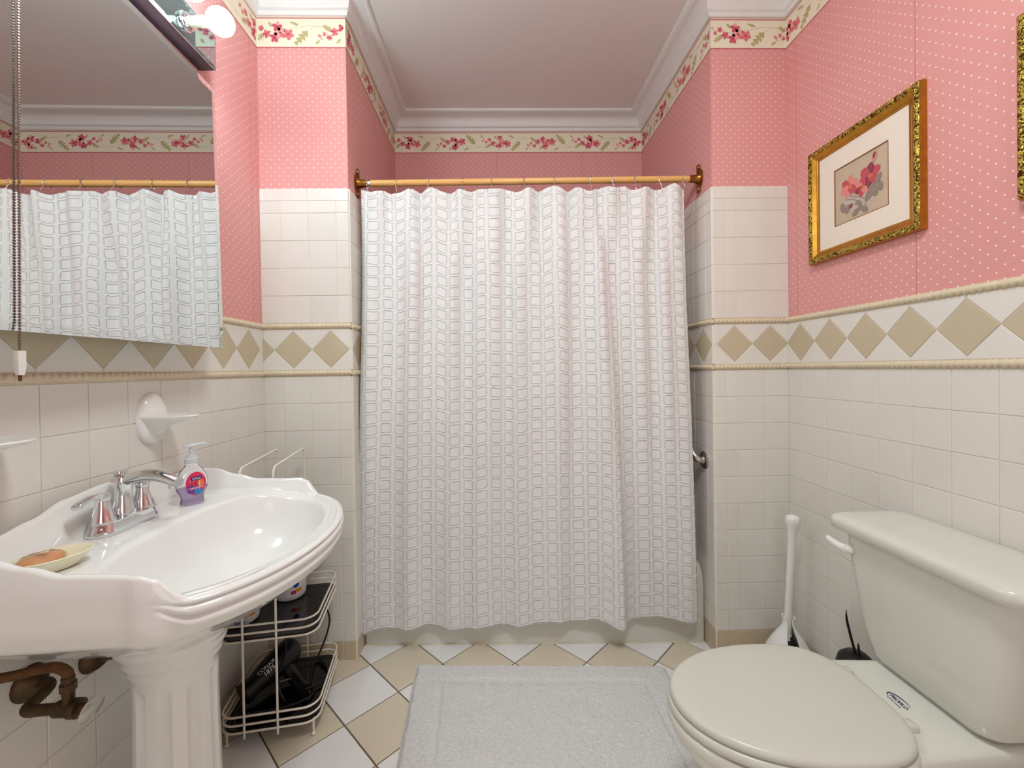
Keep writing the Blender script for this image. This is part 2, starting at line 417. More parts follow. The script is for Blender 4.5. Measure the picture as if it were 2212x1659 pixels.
# floor
q = MB(); dd = .2923; fx0, fy0 = .2117, .1126
def fmap(u, v, d): return Vector((u, v, FZ(u)-.006+d))
q.add([fmap(XL-.05, YR-.4, .0025), fmap(XR+.05, YR-.4, .0025), fmap(XR+.05, .1, .0025), fmap(XL-.05, .1, .0025),
       fmap(XL-.05, YR-.4, -.08), fmap(XR+.05, YR-.4, -.08), fmap(XR+.05, .1, -.08), fmap(XL-.05, .1, -.08)], [(0,1,2,3),(4,7,6,5),(0,4,5,1),(2,6,7,3),(1,5,6,2),(0,3,7,4)], 2)
for j in range(0, 24):
    for i in range(-6, 10):
        cx_, cy_ = fx0 + i*dd + (dd/2 if j % 2 else 0), fy0 - dd/2 - j*dd/2
        hh = dd/2; p = [(cx_-hh, cy_), (cx_, cy_-hh), (cx_+hh, cy_), (cx_, cy_+hh)]
        for a_, b_, c_ in ((1,0,XR),(-1,0,-XL),(0,1,YT),(0,-1,-(YR-.3))): p = clip(p, a_, b_, c_) if len(p) > 2 else []
        if len(p) > 2: tile_poly(q, p, fmap, gap=.0026, th=.006, bev=.0012, mi=(1 if j % 2 == 0 else 0))
for i in range(-6, 10):      # white cut tiles along the tub
    cx_, cy_ = fx0 + i*dd + dd/2, fy0
    p = [(cx_-dd/2, cy_), (cx_, cy_-dd/2), (cx_+dd/2, cy_)]
    for a_, b_, c_ in ((1,0,XR),(-1,0,-XL),(0,1,YT)): p = clip(p, a_, b_, c_) if len(p) > 2 else []
    if len(p) > 2: tile_poly(q, p, fmap, gap=.0026, th=.006, bev=.0012, mi=0)
struct(q.build('floor', [F_WHITE, F_BEIGE, F_GROUT], smooth=0))

# mitred sweeps round the room
PATH = [(XL, YR), (XL, 0), (XA, 0), (XA, YB), (XB, YB), (XB, 0), (XR, 0), (XR, YR)]
def offpath(d):
    out = []
    for i, p in enumerate(PATH):
        P_ = Vector(p)
        dirs = []
        if i > 0: dirs.append((P_-Vector(PATH[i-1])).normalized())
        if i < len(PATH)-1: dirs.append((Vector(PATH[i+1])-P_).normalized())
        ns = [Vector((t.y, -t.x)) for t in dirs]
        o = ns[0]*d + (ns[1]*d if len(ns) > 1 else Vector((0, 0)))
        out.append(P_+o)
    return out
def sweep(name, prof, m):
    q = MB(); L = []
    offs = [offpath(p) for p, z in prof]
    for i in range(len(PATH)):
        L.append([Vector((offs[k][i].x, offs[k][i].y, prof[k][1])) for k in range(len(prof))])
    q.loops(L, closed=True); return struct(q.build(name, m, smooth=50))
cp = [(0, ZK), (.010, ZK), (.013, ZK+.004), (.014, ZK+.014), (.012, ZK+.018), (.017, ZK+.021), (.021, ZK+.024), (.022, ZK+.028)]
for k in range(9):
    a = k/8; cp.append((.022+.046*(1-math.cos(a*PI/2)), ZK+.030+.044*math.sin(a*PI/2)))
cp += [(.071, ZK+.076), (.078, ZK+.077), (.083, ZK+.081), (.085, ZK+.086), (.085, ZC), (0, ZC)]
sweep('trim_2', cp, CROWN)
# rope mouldings
def rope(name, zc):
    q = MB(); pts = offpath(.0045); r0 = .0105; M_ = 9
    for a, b, Pa, Pb in zip(pts, pts[1:], PATH, PATH[1:]):
        d = b-a; L_ = d.length; d.normalize(); nr = Vector((d.y, -d.x)); N = max(4, int(L_/.0032)); loops = []
        for i in range(N+1):
            s_ = L_*i/N; c = a + d*s_; lp = []
            joint = abs(((s_+.03) % .155)-.0775) > .0755
            for k in range(M_):
                th = -PI/2 + PI*k/(M_-1)
                ph = (s_/.0170 - th/2.9) % 1.0
                rr = r0*(1.03 - .34*max(0, 1-abs(ph-.5)/.26)) * (.8 if joint else 1)
                lp.append(Vector((c.x + nr.x*math.cos(th)*rr, c.y + nr.y*math.cos(th)*rr, zc + math.sin(th)*rr)))
            for (oo, zz) in ((.0, -.0125), (-.0045, -.0125), (-.0045, .0125), (0, .0125)):
                lp.append(Vector((c.x+nr.x*oo, c.y+nr.y*oo, zc+zz)))
            lp = lp[:M_] + [lp[M_+3], lp[M_+2], lp[M_+1], lp[M_]]
            loops.append(lp)
        q.loops(loops)
    return struct(q.build(name, ROPE, smooth=60))
rope('trim_3', ZU); rope('trim_4', ZLo)

# wallpaper border with flowering sprays
def border(name):
    q = MB(); S = 1/4340.0; h0 = ZB; h1 = ZK
    for (a, b), s0 in zip(zip(PATH, PATH[1:]), (.02, .095, .05, .10, .06, .115, .03)):
        a = Vector(a); b = Vector(b); d = (b-a); L_ = d.length; d.normalize(); nr = Vector((d.y, -d.x))
        def P(u, v, o): return Vector((a.x+d.x*u+nr.x*o, a.y+d.y*u+nr.y*o, v))
        q.add([P(0,h0,.0006), P(L_,h0,.0006), P(L_,h1,.0006), P(0,h1,.0006)], [(0,1,2,3)], 0)
        for z0, z1 in ((h0, h0+.0045), (h1-.0075, h1-.003)):
            q.add([P(0,z0,.0009), P(L_,z0,.0009), P(L_,z1,.0009), P(0,z1,.0009)], [(0,1,2,3)], 1)
        zc = (h0+h1)/2 - .002
        def poly(pts, o, mi):
            pts = [p for p in pts]
            if min(p[0] for p in pts) < .001 or max(p[0] for p in pts) > L_-.001: return
            q.add([P(u, v, o) for u, v in pts], [tuple(range(len(pts)))], mi)
        def flower(u, v, r, mi, seed):
            rg = random.Random(seed)
            n5 = 5 if r > .008 else 3
            for k in range(n5):
                an = 2*PI*(k+rg.random()*.25)/n5 + seed; c = (u+math.cos(an)*r*.55, v+math.sin(an)*r*.55); pts = []
                for t in range(9):
                    tt = 2*PI*t/9; ex = r*.50*math.cos(tt); ey = r*.36*math.sin(tt)
                    pts.append((c[0]+ex*math.cos(an)-ey*math.sin(an), c[1]+ex*math.sin(an)+ey*math.cos(an)))
                poly(pts, .0012+.0001*k, 2+(mi if rg.random() < .7 else (mi+1) % 3))
            if r > .009: poly([(u+r*.17*math.cos(2*PI*t/6), v+r*.17*math.sin(2*PI*t/6)) for t in range(6)], .0019, 5)
        def leaf(u0, v0, u1, v1, wd):
            ax = Vector((u1-u0, v1-v0)); Ln = ax.length; ax.normalize(); pr = Vector((-ax.y, ax.x))
            for side in (-1, 1):
                for k in range(4):
                    t0 = .08+.22*k; ln = wd*(1.15, 1.35, 1.1, .7)[k]
                    b0 = Vector((u0, v0))+ax*Ln*t0; tip = b0 + ax*Ln*.26 + pr*side*ln; e = b0+ax*Ln*.26
                    poly([tuple(b0), tuple(b0*.4+tip*.6+pr*side*ln*.12), tuple(tip), tuple(e)], .0011, 6)
            poly([(u0, v0), tuple(Vector((u0, v0))+ax*Ln*.7+pr*wd*.4), (u1, v1), tuple(Vector((u0, v0))+ax*Ln*.7-pr*wd*.4)], .00115, 6)
        def stem(pts, w_=.0006):
            pts = [Vector(p) for p in pts]
            sp = [Vector((p.x, p.y)) for p in spline([Vector((p[0], p[1], 0)) for p in pts], 6)]
            for p, r_ in zip(sp, sp[1:]):
                t = (r_-p)
                if t.length < 1e-6: continue
                t.normalize(); nn = Vector((-t.y, t.x))*w_
                poly([tuple(p-nn), tuple(r_-nn), tuple(r_+nn), tuple(p+nn)], .001, 7)
        k = -1
        while s0 + k*.273 < L_+.3:
            u0 = s0 + k*.273; fl = 1 if k % 2 else -1
            T = lambda x, y: (u0 + x*S, zc - fl*y*S*.92)
            for i, (x, y, r, mi) in enumerate([(-90,-90,78,0),(0,0,95,1),(140,-30,88,2),(-50,120,78,0),(-235,-20,64,2),(-330,90,46,2),(-415,20,32,2),(-500,60,32,1),(-465,110,26,1)]):
                flower(*T(x, y), r*S*1.12, mi, i*1.7+k)
            for x0, y0, x1, y1, wd in [(500,60,260,-215,62),(-270,-20,-430,-140,42),(-130,110,-200,200,26),(330,140,180,205,26),(-490,140,-570,210,22)]:
                p0, p1 = T(x0, y0), T(x1, y1); leaf(*p0, *p1, wd*S)
            stem([T(120,70), T(270,100), T(500,135), T(720,120), T(860,70)]); stem([T(500,60), T(560,100), T(640,128)]); stem([T(-500,60), T(-330,60), T(-100,10)])
            k += 1
    return struct(q.build(name, [CREAM, B_LINE] + PET + [P_CEN, LEAF, STEM], smooth=0))
border('trim_5')
# ------------------------------------------------------------------ bathtub
t = thing('bathtub', 'white bathtub filling the alcove behind the waffle curtain', 'bathtub', (.75, .45, 0))
q = MB(); x0, x1, y0, y1, zt = .0065, 1.4935, YT, YB-.0065, .362
def tl(hx, hy, r, z): return rrect((x0+x1)/2, (y0+y1)/2, (x1-x0)/2-hx, (y1-y0)/2-hy, r, z, 8)
fl = [Vector((p.x, p.y, FZ(p.x)-.004)) for p in tl(0, 0, .012, 0)]
q.loops([fl, tl(.0, .0, .012, .25), tl(.003, 0, .02, .29), tl(.008, .002, .03, .318), tl(.018, .008, .04, .338), tl(.036, .02, .05, .347), tl(.06, .06, .06, .348), tl(.075, .075, .07, .342),
         tl(.085, .085, .08, .32), tl(.13, .11, .1, .12), tl(.19, .16, .1, .085), tl(.5, .3, .05, .08)], cap0=True, cap1=True)
q.build('tub_shell', PORC2, t, smooth=50)
q = MB(); q.tube([(x0+.002, YT-.001, FZ(x0)+.002), (x1-.002, YT-.001, FZ(x1)+.002)], .004, 6)
q.build('caulk_bead', mat('caulk', (232, 222, 200), rough=.5, noise_amt=.2), t)

# ------------------------------------------------------------------ curtain rod, hooks, curtain
RODZ = lambda x: 2.0085 + .009*x
RY = .103
t = thing('curtain_rod', 'tan wood-look shower rod with chrome collar between two brass brackets', 'curtain rod', (.75, RY, 2.0))
q = MB(); q.tube([(.062, RY, RODZ(.062)), (XB-.045, RY, RODZ(XB))], .0138, 20); q.build('rod', ROD, t)
q = MB(); q.tube([(.043, RY, RODZ(.05)), (.066, RY, RODZ(.066))], .0132, 20); q.tube([(.050, RY, RODZ(.05)), (.054, RY, RODZ(.054))], .0142, 20); q.build('collar', CHROME, t)
def bracket(xw, sg, zc):
    b = thing('rod_bracket', ('aged brass saddle bracket holding the left end of the shower rod' if sg > 0 else 'aged brass saddle bracket holding the right end of the shower rod'), 'bracket', (xw, RY, zc), group=None)
    q = MB(); L = []
    # flared horn
    for d, ry, rz in ((.0, .030, .030), (.003, .027, .027), (.010, .0215, .0215), (.020, .018, .018), (.032, .0158, .0158), (.048, .0152, .0152), (.049, .0125, .0125)):
        L.append([Vector((xw+sg*d, RY+math.cos(2*PI*i/24)*ry, zc+math.sin(2*PI*i/24)*rz)) for i in range(24)])
    q.loops(L); q.build('socket', BRASS, b)
    q = MB(); L = []
    outl = []
    for i in range(48):
        a = 2*PI*i/48; zz = math.sin(a)*.062; ww = (.030 - .014*sstep(.02, .045, abs(zz))+.004*sstep(.045, .055, abs(zz)))
        outl.append((math.cos(a)*ww if abs(math.sin(a)) < .9 else math.cos(a)*.035, zz))
    for d, s_ in ((-.001, 1), (.0035, 1), (.0055, .9)):
        L.append([Vector((xw+sg*(d+.007*abs(z/.062)**2), RY+y*s_, zc+z*s_)) for y, z in outl])
    q.loops(L); q.build('plate', BRASS, b)
    for zz in (-.047, .047):
        q = MB(); q.sphere((xw+sg*.0105, RY-.004, zc+zz), .0042, 12, sc3=(.6, 1, 1)); q.build('screw', CHROME, b)
bracket(.0005, 1, RODZ(0)); bracket(XB-.0005, -1, RODZ(XB))

HX = [.049, .170, .313, .453, .584, .721, .852, 1.016, 1.104, 1.208, 1.312, 1.408]
def ctop(x):      # height of the curtain's upper edge, sagging between hooks
    z = 1.962 + .010*x
    d = min(abs(x-h) for h in HX)
    return z + .010*math.sin(x*23+1)*.5 + .006*math.sin(x*61)
hk = None
# curtain sheet
q = MB(); NX, NZ = 560, 170; x0, x1 = .026, 1.424
def cyf(s, t):    # fold depth; s across 0..1, t down 0..1
    x = lerp(x0, x1, s)
    a_top = .017*math.sin(2*PI*x/.128+.6)+.008*math.sin(2*PI*x/.071+2.1)
    ph = .35*math.sin(t*2.6+1)
    a_mid = .020*math.sin(2*PI*(x+.02*t)/.158+1.0+ph)+.011*math.sin(2*PI*x/.089+.4-ph)+.006*math.sin(2*PI*x/.33)
    a_bot = .015*math.sin(2*PI*x/.30+.8)+.010*math.sin(2*PI*x/.145+.4)
    k1 = sstep(0, .22, t); k2 = sstep(.35, 1, t)
    y = lerp(.82, .55, sstep(.1, .8, t))*lerp(lerp(a_top, a_mid, k1), a_bot+.35*a_mid, k2)
    # the deep fold that hangs forward right of the middle
    f = math.exp(-((x-1.075-.03*t)/.055)**2) if x < 1.075+.03*t else math.exp(-((x-1.075-.03*t)/.020)**2)
    y -= f*.046*sstep(.05, .5, t)
    y += .018*math.exp(-((x-1.16)/.05)**2)*sstep(.1, .6, t)
    return y
us = [0]*(NX+1)
vs = []; uvs = []
for j in range(NZ+1):
    t_ = j/NZ; row = []; L_ = 0; prev = None
    for i in range(NX+1):
        s = i/NX
        x = lerp(x0, x1, s)
        x += (.5-s)*-.028*sstep(.2, 1, t_) - .020*(1-s)*sstep(.0, 1, t_) + .006*math.sin(2*PI*x/.128+2)*(1-t_)
        zt = ctop(x); 
        zb = .112 -.020*math.exp(-(s/.06)**2) + .012*math.sin(2*PI*s*1.15+2.4) - .022*math.exp(-((s-.76)/.045)**2) - .028*math.exp(-(s/.05)**2) + .006*math.sin(s*37) - .008*s
        z = lerp(zt, zb, t_)
        y = .080 - .034*sstep(0, .55, t_) + cyf(s, t_) + .0025*noise.noise(Vector((x*9, z*5, 3)))
        y = min(y, .078 if z < .42 else .2)
        y = max(y, -.03)
        if j == 0: z += .003*noise.noise(Vector((x*90, 0, 1)))
        if j == NZ: z += .0025*noise.noise(Vector((x*160, 0, 5)))
        row.append(Vector((x, y, z)))
    acc = 0; rr = []
    for i, p in enumerate(row):
        if i: acc += (p-row[i-1]).length
        rr.append(acc)
    us = [a + (b) for a, b in zip([0]*(NX+1), rr)]
    if j == 0: allu = []
    allu.append(us); vs += row
# one arc-length measure for every row keeps the woven columns upright
mean = [sum(allu[j][i] for j in range(40, NZ+1, 10))/len(range(40, NZ+1, 10)) for i in range(NX+1)]
uvs = []
for j in range(NZ+1):
    for i in range(NX+1):
        uvs.append((mean[i], j/NZ*1.90))
fs = [(j*(NX+1)+i, j*(NX+1)+i+1, (j+1)*(NX+1)+i+1, (j+1)*(NX+1)+i) for j in range(NZ) for i in range(NX)]
q.add(vs, fs); q.uv = uvs
cur = q.build('shower_curtain', curtain_mat(), smooth=180)
md = cur.modifiers.new('cloth_thickness', 'SOLIDIFY'); md.thickness = .0015
tag(cur, 'white shower curtain woven with rows of raised squares', 'shower curtain')
def cy_at(x): return .080+cyf((x-x0)/(x1-x0), 0.01)
# hooks
hook0 = None
for i, hx in enumerate(HX):
    zc = RODZ(hx)
    lab = 'chrome wire hook on the chrome collar at the left end of the rod' if i == 0 else ('last chrome wire hook beside the right brass bracket' if i == 11 else ['','second','third','fourth','fifth','sixth','seventh','eighth','ninth','tenth','next-to-last','last'][i]+' chrome wire hook counted from the left along the shower rod')
    if hook0 is None:
        o = thing('curtain_hook', lab, 'curtain hook', (hx, RY, zc), group='wire hooks along the shower rod')
        hook0 = o
        q = MB(); pts = []
        for k in range(15):
            a = R(-70+ 320*k/14 - 0)
            pts.append((hx + .004*math.sin(a), RY + math.cos(a+PI/2)*.0175*-1, zc + math.sin(a+PI/2)*.0175))
        ring = [(hx+.001*math.cos(R(a)), RY+.0172*math.sin(R(a)), zc+.0172*math.cos(R(a))) for a in range(-130, 171, 12)]
        front = ring[0]
        tail = spline([ring[0], (hx+.002, RY-.020, zc-.026), (hx+.005, RY-.026, zc-.048), (hx+.006, RY-.024, zc-.060)], 4)[1:]
        q.tube(list(reversed(tail))+ring, .0020, 6); q.build('wire', CHROME, o)
        q = MB(); q.sphere((hx+.003, RY-.0255, zc-.034), .0029, 10); q.build('ball', CHROME, o)
        q = MB(); q.sphere((hx+.006, RY-.024, zc-.061), .0022, 8); q.build('ball', CHROME, o)
    else:
        o = hook0.copy(); COL.objects.link(o); o.location = (hx, RY, zc); o.rotation_euler = (0, 0, [0,.1,-.2,.15,-.1,.1,.2,-.25,.3,-.2,.25,.5][i])
        o['label'] = lab; o['category'] = 'curtain hook'; o['group'] = 'wire hooks along the shower rod'
        for c in hook0.children:
            d = c.copy(); COL.objects.link(d); d.parent = o

# ------------------------------------------------------------------ grab bar
t = thing('grab_bar', 'brushed steel grab bar on the right alcove wall behind the curtain', 'grab bar', (XB-.0055, .075, .79))
q = MB(); q.lathe([(0, 0), (.037, 0), (.0375, .004), (.034, .008), (.019, .0105), (.0165, .014), (0, .014)], (XB-.0055, .075, .79), (-1, 0, 0), 32); q.build('flange', STEEL, t)
q = MB(); q.lathe([(0, 0), (.037, 0), (.0375, .004), (.034, .008), (.019, .0105), (.0165, .014), (0, .014)], (XB-.0055, .40, 1.16), (-1, 0, 0), 32); q.build('flange', STEEL, t)
q = MB(); q.tube(spline([(XB-.018, .075, .79), (XB-.034, .077, .793), (XB-.046, .088, .808), (XB-.050, .115, .84), (XB-.050, .24, .985), (XB-.050, .36, 1.118), (XB-.044, .393, 1.155), (XB-.018, .40, 1.16)], 6), .0155, 16); q.build('bar', STEEL, t)

# ------------------------------------------------------------------ mirror cabinet, light bar, pull chain
t = thing('medicine_cabinet', 'wall cabinet with a large frameless mirror door over the sink', 'cabinet', (XL, -.84, 1.283))
q = MB(); q.box((XL+.0002, -1.30, 1.400), (-.268, -.475, 2.035)); q.box((XL+.0172, -1.30, 1.290), (-.268, -.475, 1.400)); q.build('body', WHITEP, t)
# the door stands slightly ajar: its plane is turned 1.9 degrees from the wall
MD, MT = .0324, .0137
mn = Vector((math.cos(MD)*math.cos(MT), math.sin(MD)*math.cos(MT), math.sin(MT)))
my = Vector((-math.sin(MD), math.cos(MD), 0)); mz = mn.cross(my)
MP0 = Vector((-.2423, -.3, 1.7))
def mp_(u, v, d): return MP0 + my*u + mz*v + mn*d
mu0, mu1, mv0, mv1, bv = -1.10, -.143, -.4255, .3525, .017
def yz(d, i): return [mp_(mu0+i, mv0+i, d), mp_(mu1-i, mv0+i, d), mp_(mu1-i, mv1-i, d), mp_(mu0+i, mv1-i, d)]
q = MB(); q.loops([yz(-.0045, 0), yz(-.0013, 0), yz(0, bv)]); q.build('mirror_door', MIRROR, t, smooth=0)
t = thing('vanity_light', 'mirrored vanity light bar with round glowing globe bulbs above the mirror', 'light fixture', (XL, -.65, 2.18))
LY0, LY1, LZ0, LZ1 = -.935, -.344, 2.180, 2.290
q = MB(); q.box((XL+.0002, LY0, LZ0), (-.3045, LY1, LZ1)); q.build('housing', mat('housing_dark_reflection', (6, 24, 42), rough=.3), t, bevel=.001)  # navy colour stands in for chrome in shade reflecting dark surroundings
q = MB()
def yz2(x, i): return [Vector((x, LY0+i, LZ0+i)), Vector((x, LY1-i, LZ0+i)), Vector((x, LY1-i, LZ1-i)), Vector((x, LY0+i, LZ1-i))]
q.loops([yz2(-.3045, -.001), yz2(-.3020, -.001), yz2(-.3000, .008)]); q.build('mirrored_face', mat('mirrored_face_tinted', (176, 200, 204), rough=.02, metal=1), t, smooth=0)
EM = mat('lit_bulb_glass', (255, 255, 252), rough=.3, emit=(217, 244, 250), es=BULB)
for k in range(4):
    by = -.482 - .121*k; bz = 2.226
    q = MB(); q.lathe([(0, 0), (.026, 0), (.027, .003), (.025, .006), (.0225, .007), (.024, .010), (.0235, .013), (.019, .015), (0, .015)], (-.3002, by, bz), (1, 0, 0), 28)
    q.build('socket_ring', CHROME, t)
    q = MB(); q.lathe([(.0135, .012), (.0145, .03), (.0145, .055), (.0154, .0689)], (-.3002, by, bz), (1, 0, 0), 28)
    q.build('bulb_neck', mat('bulb_neck', (165, 162, 142), rough=.35), t)
    q = MB(); q.lathe([(.0154, .0689)]+[(.0365*math.sin(R(a)), .102-.0365*math.cos(R(a))) for a in range(31, 182, 6)], (-.3002, by, bz), (1, 0, 0), 32)
    q.build('bulb', EM, t)
t = thing('pull_chain', 'beaded metal pull chain with white pull hanging in front of the mirror', 'pull chain', (-.2086, -1.0165, 1.19))
def ch(z): return (-.2086-.0145*(z-1.24), -1.0165+.032*(z-1.24), z)
q = MB(); z = 1.243
while z < 2.70: q.sphere(ch(z), .0025, 6); z += .0050
q.tube([ch(1.24), ch(2.0), ch(2.72)], .0007, 4)
q.build('bead_chain', mat('bead_chain_metal', (150, 140, 128), rough=.3, metal=1), t)
px_, py_, _ = ch(1.22)
q = MB(); q.loops([rrect(px_, py_, .0055, .0062, .002, 1.241), rrect(px_, py_, .0055, .0062, .002, 1.214), rrect(px_, py_, .0040, .0045, .002, 1.200)]); q.build('pull', WHITEP, t)
q = MB(); q.lathe([(0, 0), (.0024, .002), (.0024, .012), (0, .0125)], (px_, py_, 1.189), n=12); q.build('tip', mat('pull_tip', (96, 50, 30), rough=.5), t)
q = MB(); q.lathe([(0, 0), (.03, 0), (.03, .004), (.02, .012), (.0, .013)], (ch(2.72)[0], ch(2.72)[1], ZC), (0, 0, -1), 24); q.build('ceiling_cap', BRASS, t)

# ------------------------------------------------------------------ ceramic wall dishes
def dish(y, z, lab, wk=1.0):
    t = thing('soap_holder', lab, 'soap holder', (XL+.0055, y, z), group=None)
    q = MB(); L = []
    for d, s in ((0, 1.0), (.006, 1.0), (.012, .95), (.017, .80), (.020, .55), (.021, .25)):
        L.append([Vector((XL+.0056+d, y+.049*s*math.cos(a)*(1-.15*math.sin(a)), z+.070*s*math.sin(a))) for a in [2*PI*i/40 for i in range(40)]])
    q.loops(L); q.build('backplate', PORC, t, smooth=60)
    q = MB(); L = []; xw = XL+.008
    for zz, out, wd in ((-.052, .020, .010), (-.036, .030, .018), (-.020, .052, .029), (-.008, .088, .040), (.001, .118, .0465), (.006, .124, .048), (.009, .121, .0465), (.006, .112, .043), (.001, .085, .034)):
        lp = []
        for i in range(25):
            a = -PI/2+PI*i/24; lp.append(Vector((xw+out*max(0, math.cos(a))**.8, y+wd*wk*math.sin(a), z+zz)))
        lp += [Vector((xw-.001, y+wd*wk, z+zz)), Vector((xw-.001, y-wd*wk, z+zz))]
        L.append(lp)
    q.loops(L); q.build('tray', PORC, t, smooth=60)
dish(-.572, 1.078, 'white ceramic soap holder on the tiles above the faucet, right of the other one')
dish(-1.000, 1.078, 'white ceramic soap holder at the left edge below the pull chain', 1.5)

# ------------------------------------------------------------------ pedestal sink
SX, SY, SR = -.10, -.735, R(3)
ST = Matrix.Translation((SX, SY, 0)) @ Matrix.Rotation(SR, 4, 'Z')
sink = thing('pedestal_sink', 'white porcelain pedestal sink with scalloped backsplash and fluted column', 'sink', (SX, SY, 0), SR, local=True)
XBK, HW, XW = -.232, .320, .122      # back, half width, front end of the side wings
ol = []
for i in range(12): ol.append((lerp(XBK, XW, i/12), -HW+.004*math.sin(i/12*PI)))
for i in range(61):
    a = R(-90+180*i/60); cxx = .078; ol.append((cxx+.213*math.cos(a) + .0*abs(math.sin(a)), (HW+.006)*math.sin(a) if abs(a) < 9 else 0))
# join: S step where the wing meets the oval front
for i in range(12): ol.append((lerp(XW, XBK, (i+1)/12), HW-.004*math.sin((i+1)/12*PI)))
for i in range(1, 14): ol.append((XBK, lerp(HW, -HW, i/14)))
C0 = (.0, 0)
NT_ = 176
def rad(poly, th):
    dx, dy = math.cos(th), math.sin(th); best = 0
    n = len(poly)
    for i in range(n):
        (ax, ay), (bx, by) = poly[i-1], poly[i]
        ax -= C0[0]; bx -= C0[0]; den = dx*(by-ay)-dy*(bx-ax)
        if abs(den) < 1e-12: continue
        tt = (ax*(by-ay)-ay*(bx-ax))/den; uu = (ax*dy-ay*dx)/den
        if tt > 0 and -1e-9 <= uu <= 1+1e-9: best = max(best, tt)
    return best
TH = [2*PI*i/NT_ for i in range(NT_)]
RO = [rad(ol, th) for th in TH]
RO = [(RO[i-1]+2*RO[i]+RO[(i+1) % NT_])/4 for i in range(NT_)]
sg = lambda v, e: math.copysign(abs(v)**e, v)
ell = [(.094+(.160 if math.cos(2*PI*i/120) > 0 else .164)*sg(math.cos(2*PI*i/120), .92 if math.cos(2*PI*i/120) > 0 else .72), -.026+.276*sg(math.sin(2*PI*i/120), .92 if math.cos(2*PI*i/120) > 0 else .72)) for i in range(120)]
RI = [rad(ell, th) for th in TH]
O = [Vector((C0[0]+r*math.cos(th), C0[1]+r*math.sin(th), 0)) for r, th in zip(RO, TH)]
backtab = [(0, .946), (.09, .938), (.16, .918), (.22, .908), (.33, .912)]
sidetab = [(-.232, .911), (-.16, .908), (-.09, .888), (-.03, .873), (.094, .869), (.118, .860), (.134, .843), (.150, .822)]
def topz(p):
    if p.x < XBK+.010: return interp(backtab, abs(p.y))
    if p.x < .145: 
        z = interp(sidetab, p.x)
        return z
    return .822
FRT = [sstep(.11, .165, p.x) for p in O]      # 1 on the oval front
def deckz(x): return lerp(.848, .8215, sstep(-.03, .14, x))
CC = Vector((-.070, 0, 0))
def ring_o(off, z_front, z_side, s_front=1, s_side=1):
    L = []
    for p, r, th, f in zip(O, RO, TH, FRT):
        s = lerp(s_side, s_front, f); d = Vector((math.cos(th), math.sin(th), 0)); o_ = off*f
        P_ = p + d*o_
        P_ = CC + (P_-CC)*s
        P_.x = max(P_.x, XBK)
        zs = z_side(p) if callable(z_side) else z_side
        P_.z = lerp(zs, z_front, f); L.append(P_)
    return L
LL = []
def capring(s, z): return [CC + Vector((math.cos(th)*.108*s, math.sin(th)*.108*s, 0)) + Vector((0,0,z)) for th in TH]
LL.append(capring(.5, .605)); LL.append(capring(1.0, .607))
for sf, ss, zf, zs in ((.42, .48, .625, .636), (.60, .68, .672, .680), (.80, .86, .712, .722), (.90, .955, .737, .743), (.95, .985, .752, .755)):
    LL.append(ring_o(0, zf, zs, sf, ss))
for off, zf, zs in ((-.007, .758, .775), (-.006, .769, .79), (.002, .774, .80), (.0035, .782, .805), (-.006, .787, .81), (-.007, .790, .812), (.004, .794, .815), (.007, .801, .818), (.004, .806, .82), (-.003, .8085, .822), (.002, .812, .825), (.003, .818, .827)):
    LL.append(ring_o(off, zf, zs))
def top_ring(ins, dz, use_top):
    L = []
    for p, r, th, f in zip(O, RO, TH, FRT):
        d = Vector((math.cos(th), math.sin(th), 0)); P_ = p - d*ins
        zt = topz(p) if use_top else deckz(p.x)
        P_.z = zt+dz; L.append(P_)
    return L
LL.append(top_ring(0.0, -.006, True)); LL.append(top_ring(.002, -.0015, True)); LL.append(top_ring(.007, .0, True)); LL.append(top_ring(.013, -.002, True)); LL.append(top_ring(.017, -.008, True))
def deck_ring(k, dz=0):          # k=0 at foot of the wing, 1 at the bowl edge
    L = []
    for p, r, ri, th in zip(O, RO, RI, TH):
        rr = lerp(r-.024, ri, k); P_ = Vector((C0[0]+rr*math.cos(th), rr*math.sin(th), 0)); P_.z = deckz(P_.x)+dz; L.append(P_)
    return L
L0 = deck_ring(0, .002)
LL.append(L0)
for k in (.12, .5, .85): LL.append(deck_ring(k))
LL.append(deck_ring(1, -.002))
for s, dz in ((.985, -.008), (.965, -.020), (.93, -.045), (.86, -.080), (.72, -.112), (.5, -.130), (.25, -.138), (.08, -.142)):
    L = []
    for ri, th in zip(RI, TH):
        P_ = Vector((C0[0]+ri*math.cos(th), ri*math.sin(th), 0)); c = Vector((.06, 0, 0)); P_ = c+(P_-c)*s
        x_ = C0[0]+ri*math.cos(th)
        P_.z = lerp(deckz(x_), .826, 1-s)+dz; L.append(P_)
    LL.append(L)
q = MB(); q.loops(LL)
bas = q.build('basin', PORC, sink, smooth=180, xf=Matrix.Identity(4))
q = MB(); L = []; NF = 10; NP = 160
for z, r, fl_ in ((-.02, .135, 0), (.03, .135, 0), (.05, .128, 0), (.075, .115, 0), (.10, .106, .3), (.13, .101, 1), (.25, .099, 1), (.40, .096, 1), (.46, .0955, 1), (.485, .096, .8), (.50, .0965, .25), (.51, .097, 0), (.528, .099, 0), (.536, .106, 0), (.541, .108, 0), (.546, .106, 0), (.552, .108, 0), (.560, .118, 0), (.568, .121, 0), (.573, .120, 0), (.580, .124, 0), (.592, .134, 0), (.604, .140, 0), (.615, .142, 0), (.632, .13, 0)):
    lp = []
    for i in range(NP):
        a = 2*PI*i/NP; f = max(0, math.cos(NF*a))**.8
        rr = r*(.86 if z < .52 else lerp(.86, .84, (z-.52)/.05) if z < .57 else .84) - .012*f*fl_; lp.append(Vector((CC.x+.0+rr*math.cos(a), rr*math.sin(a), z)))
    L.append(lp)
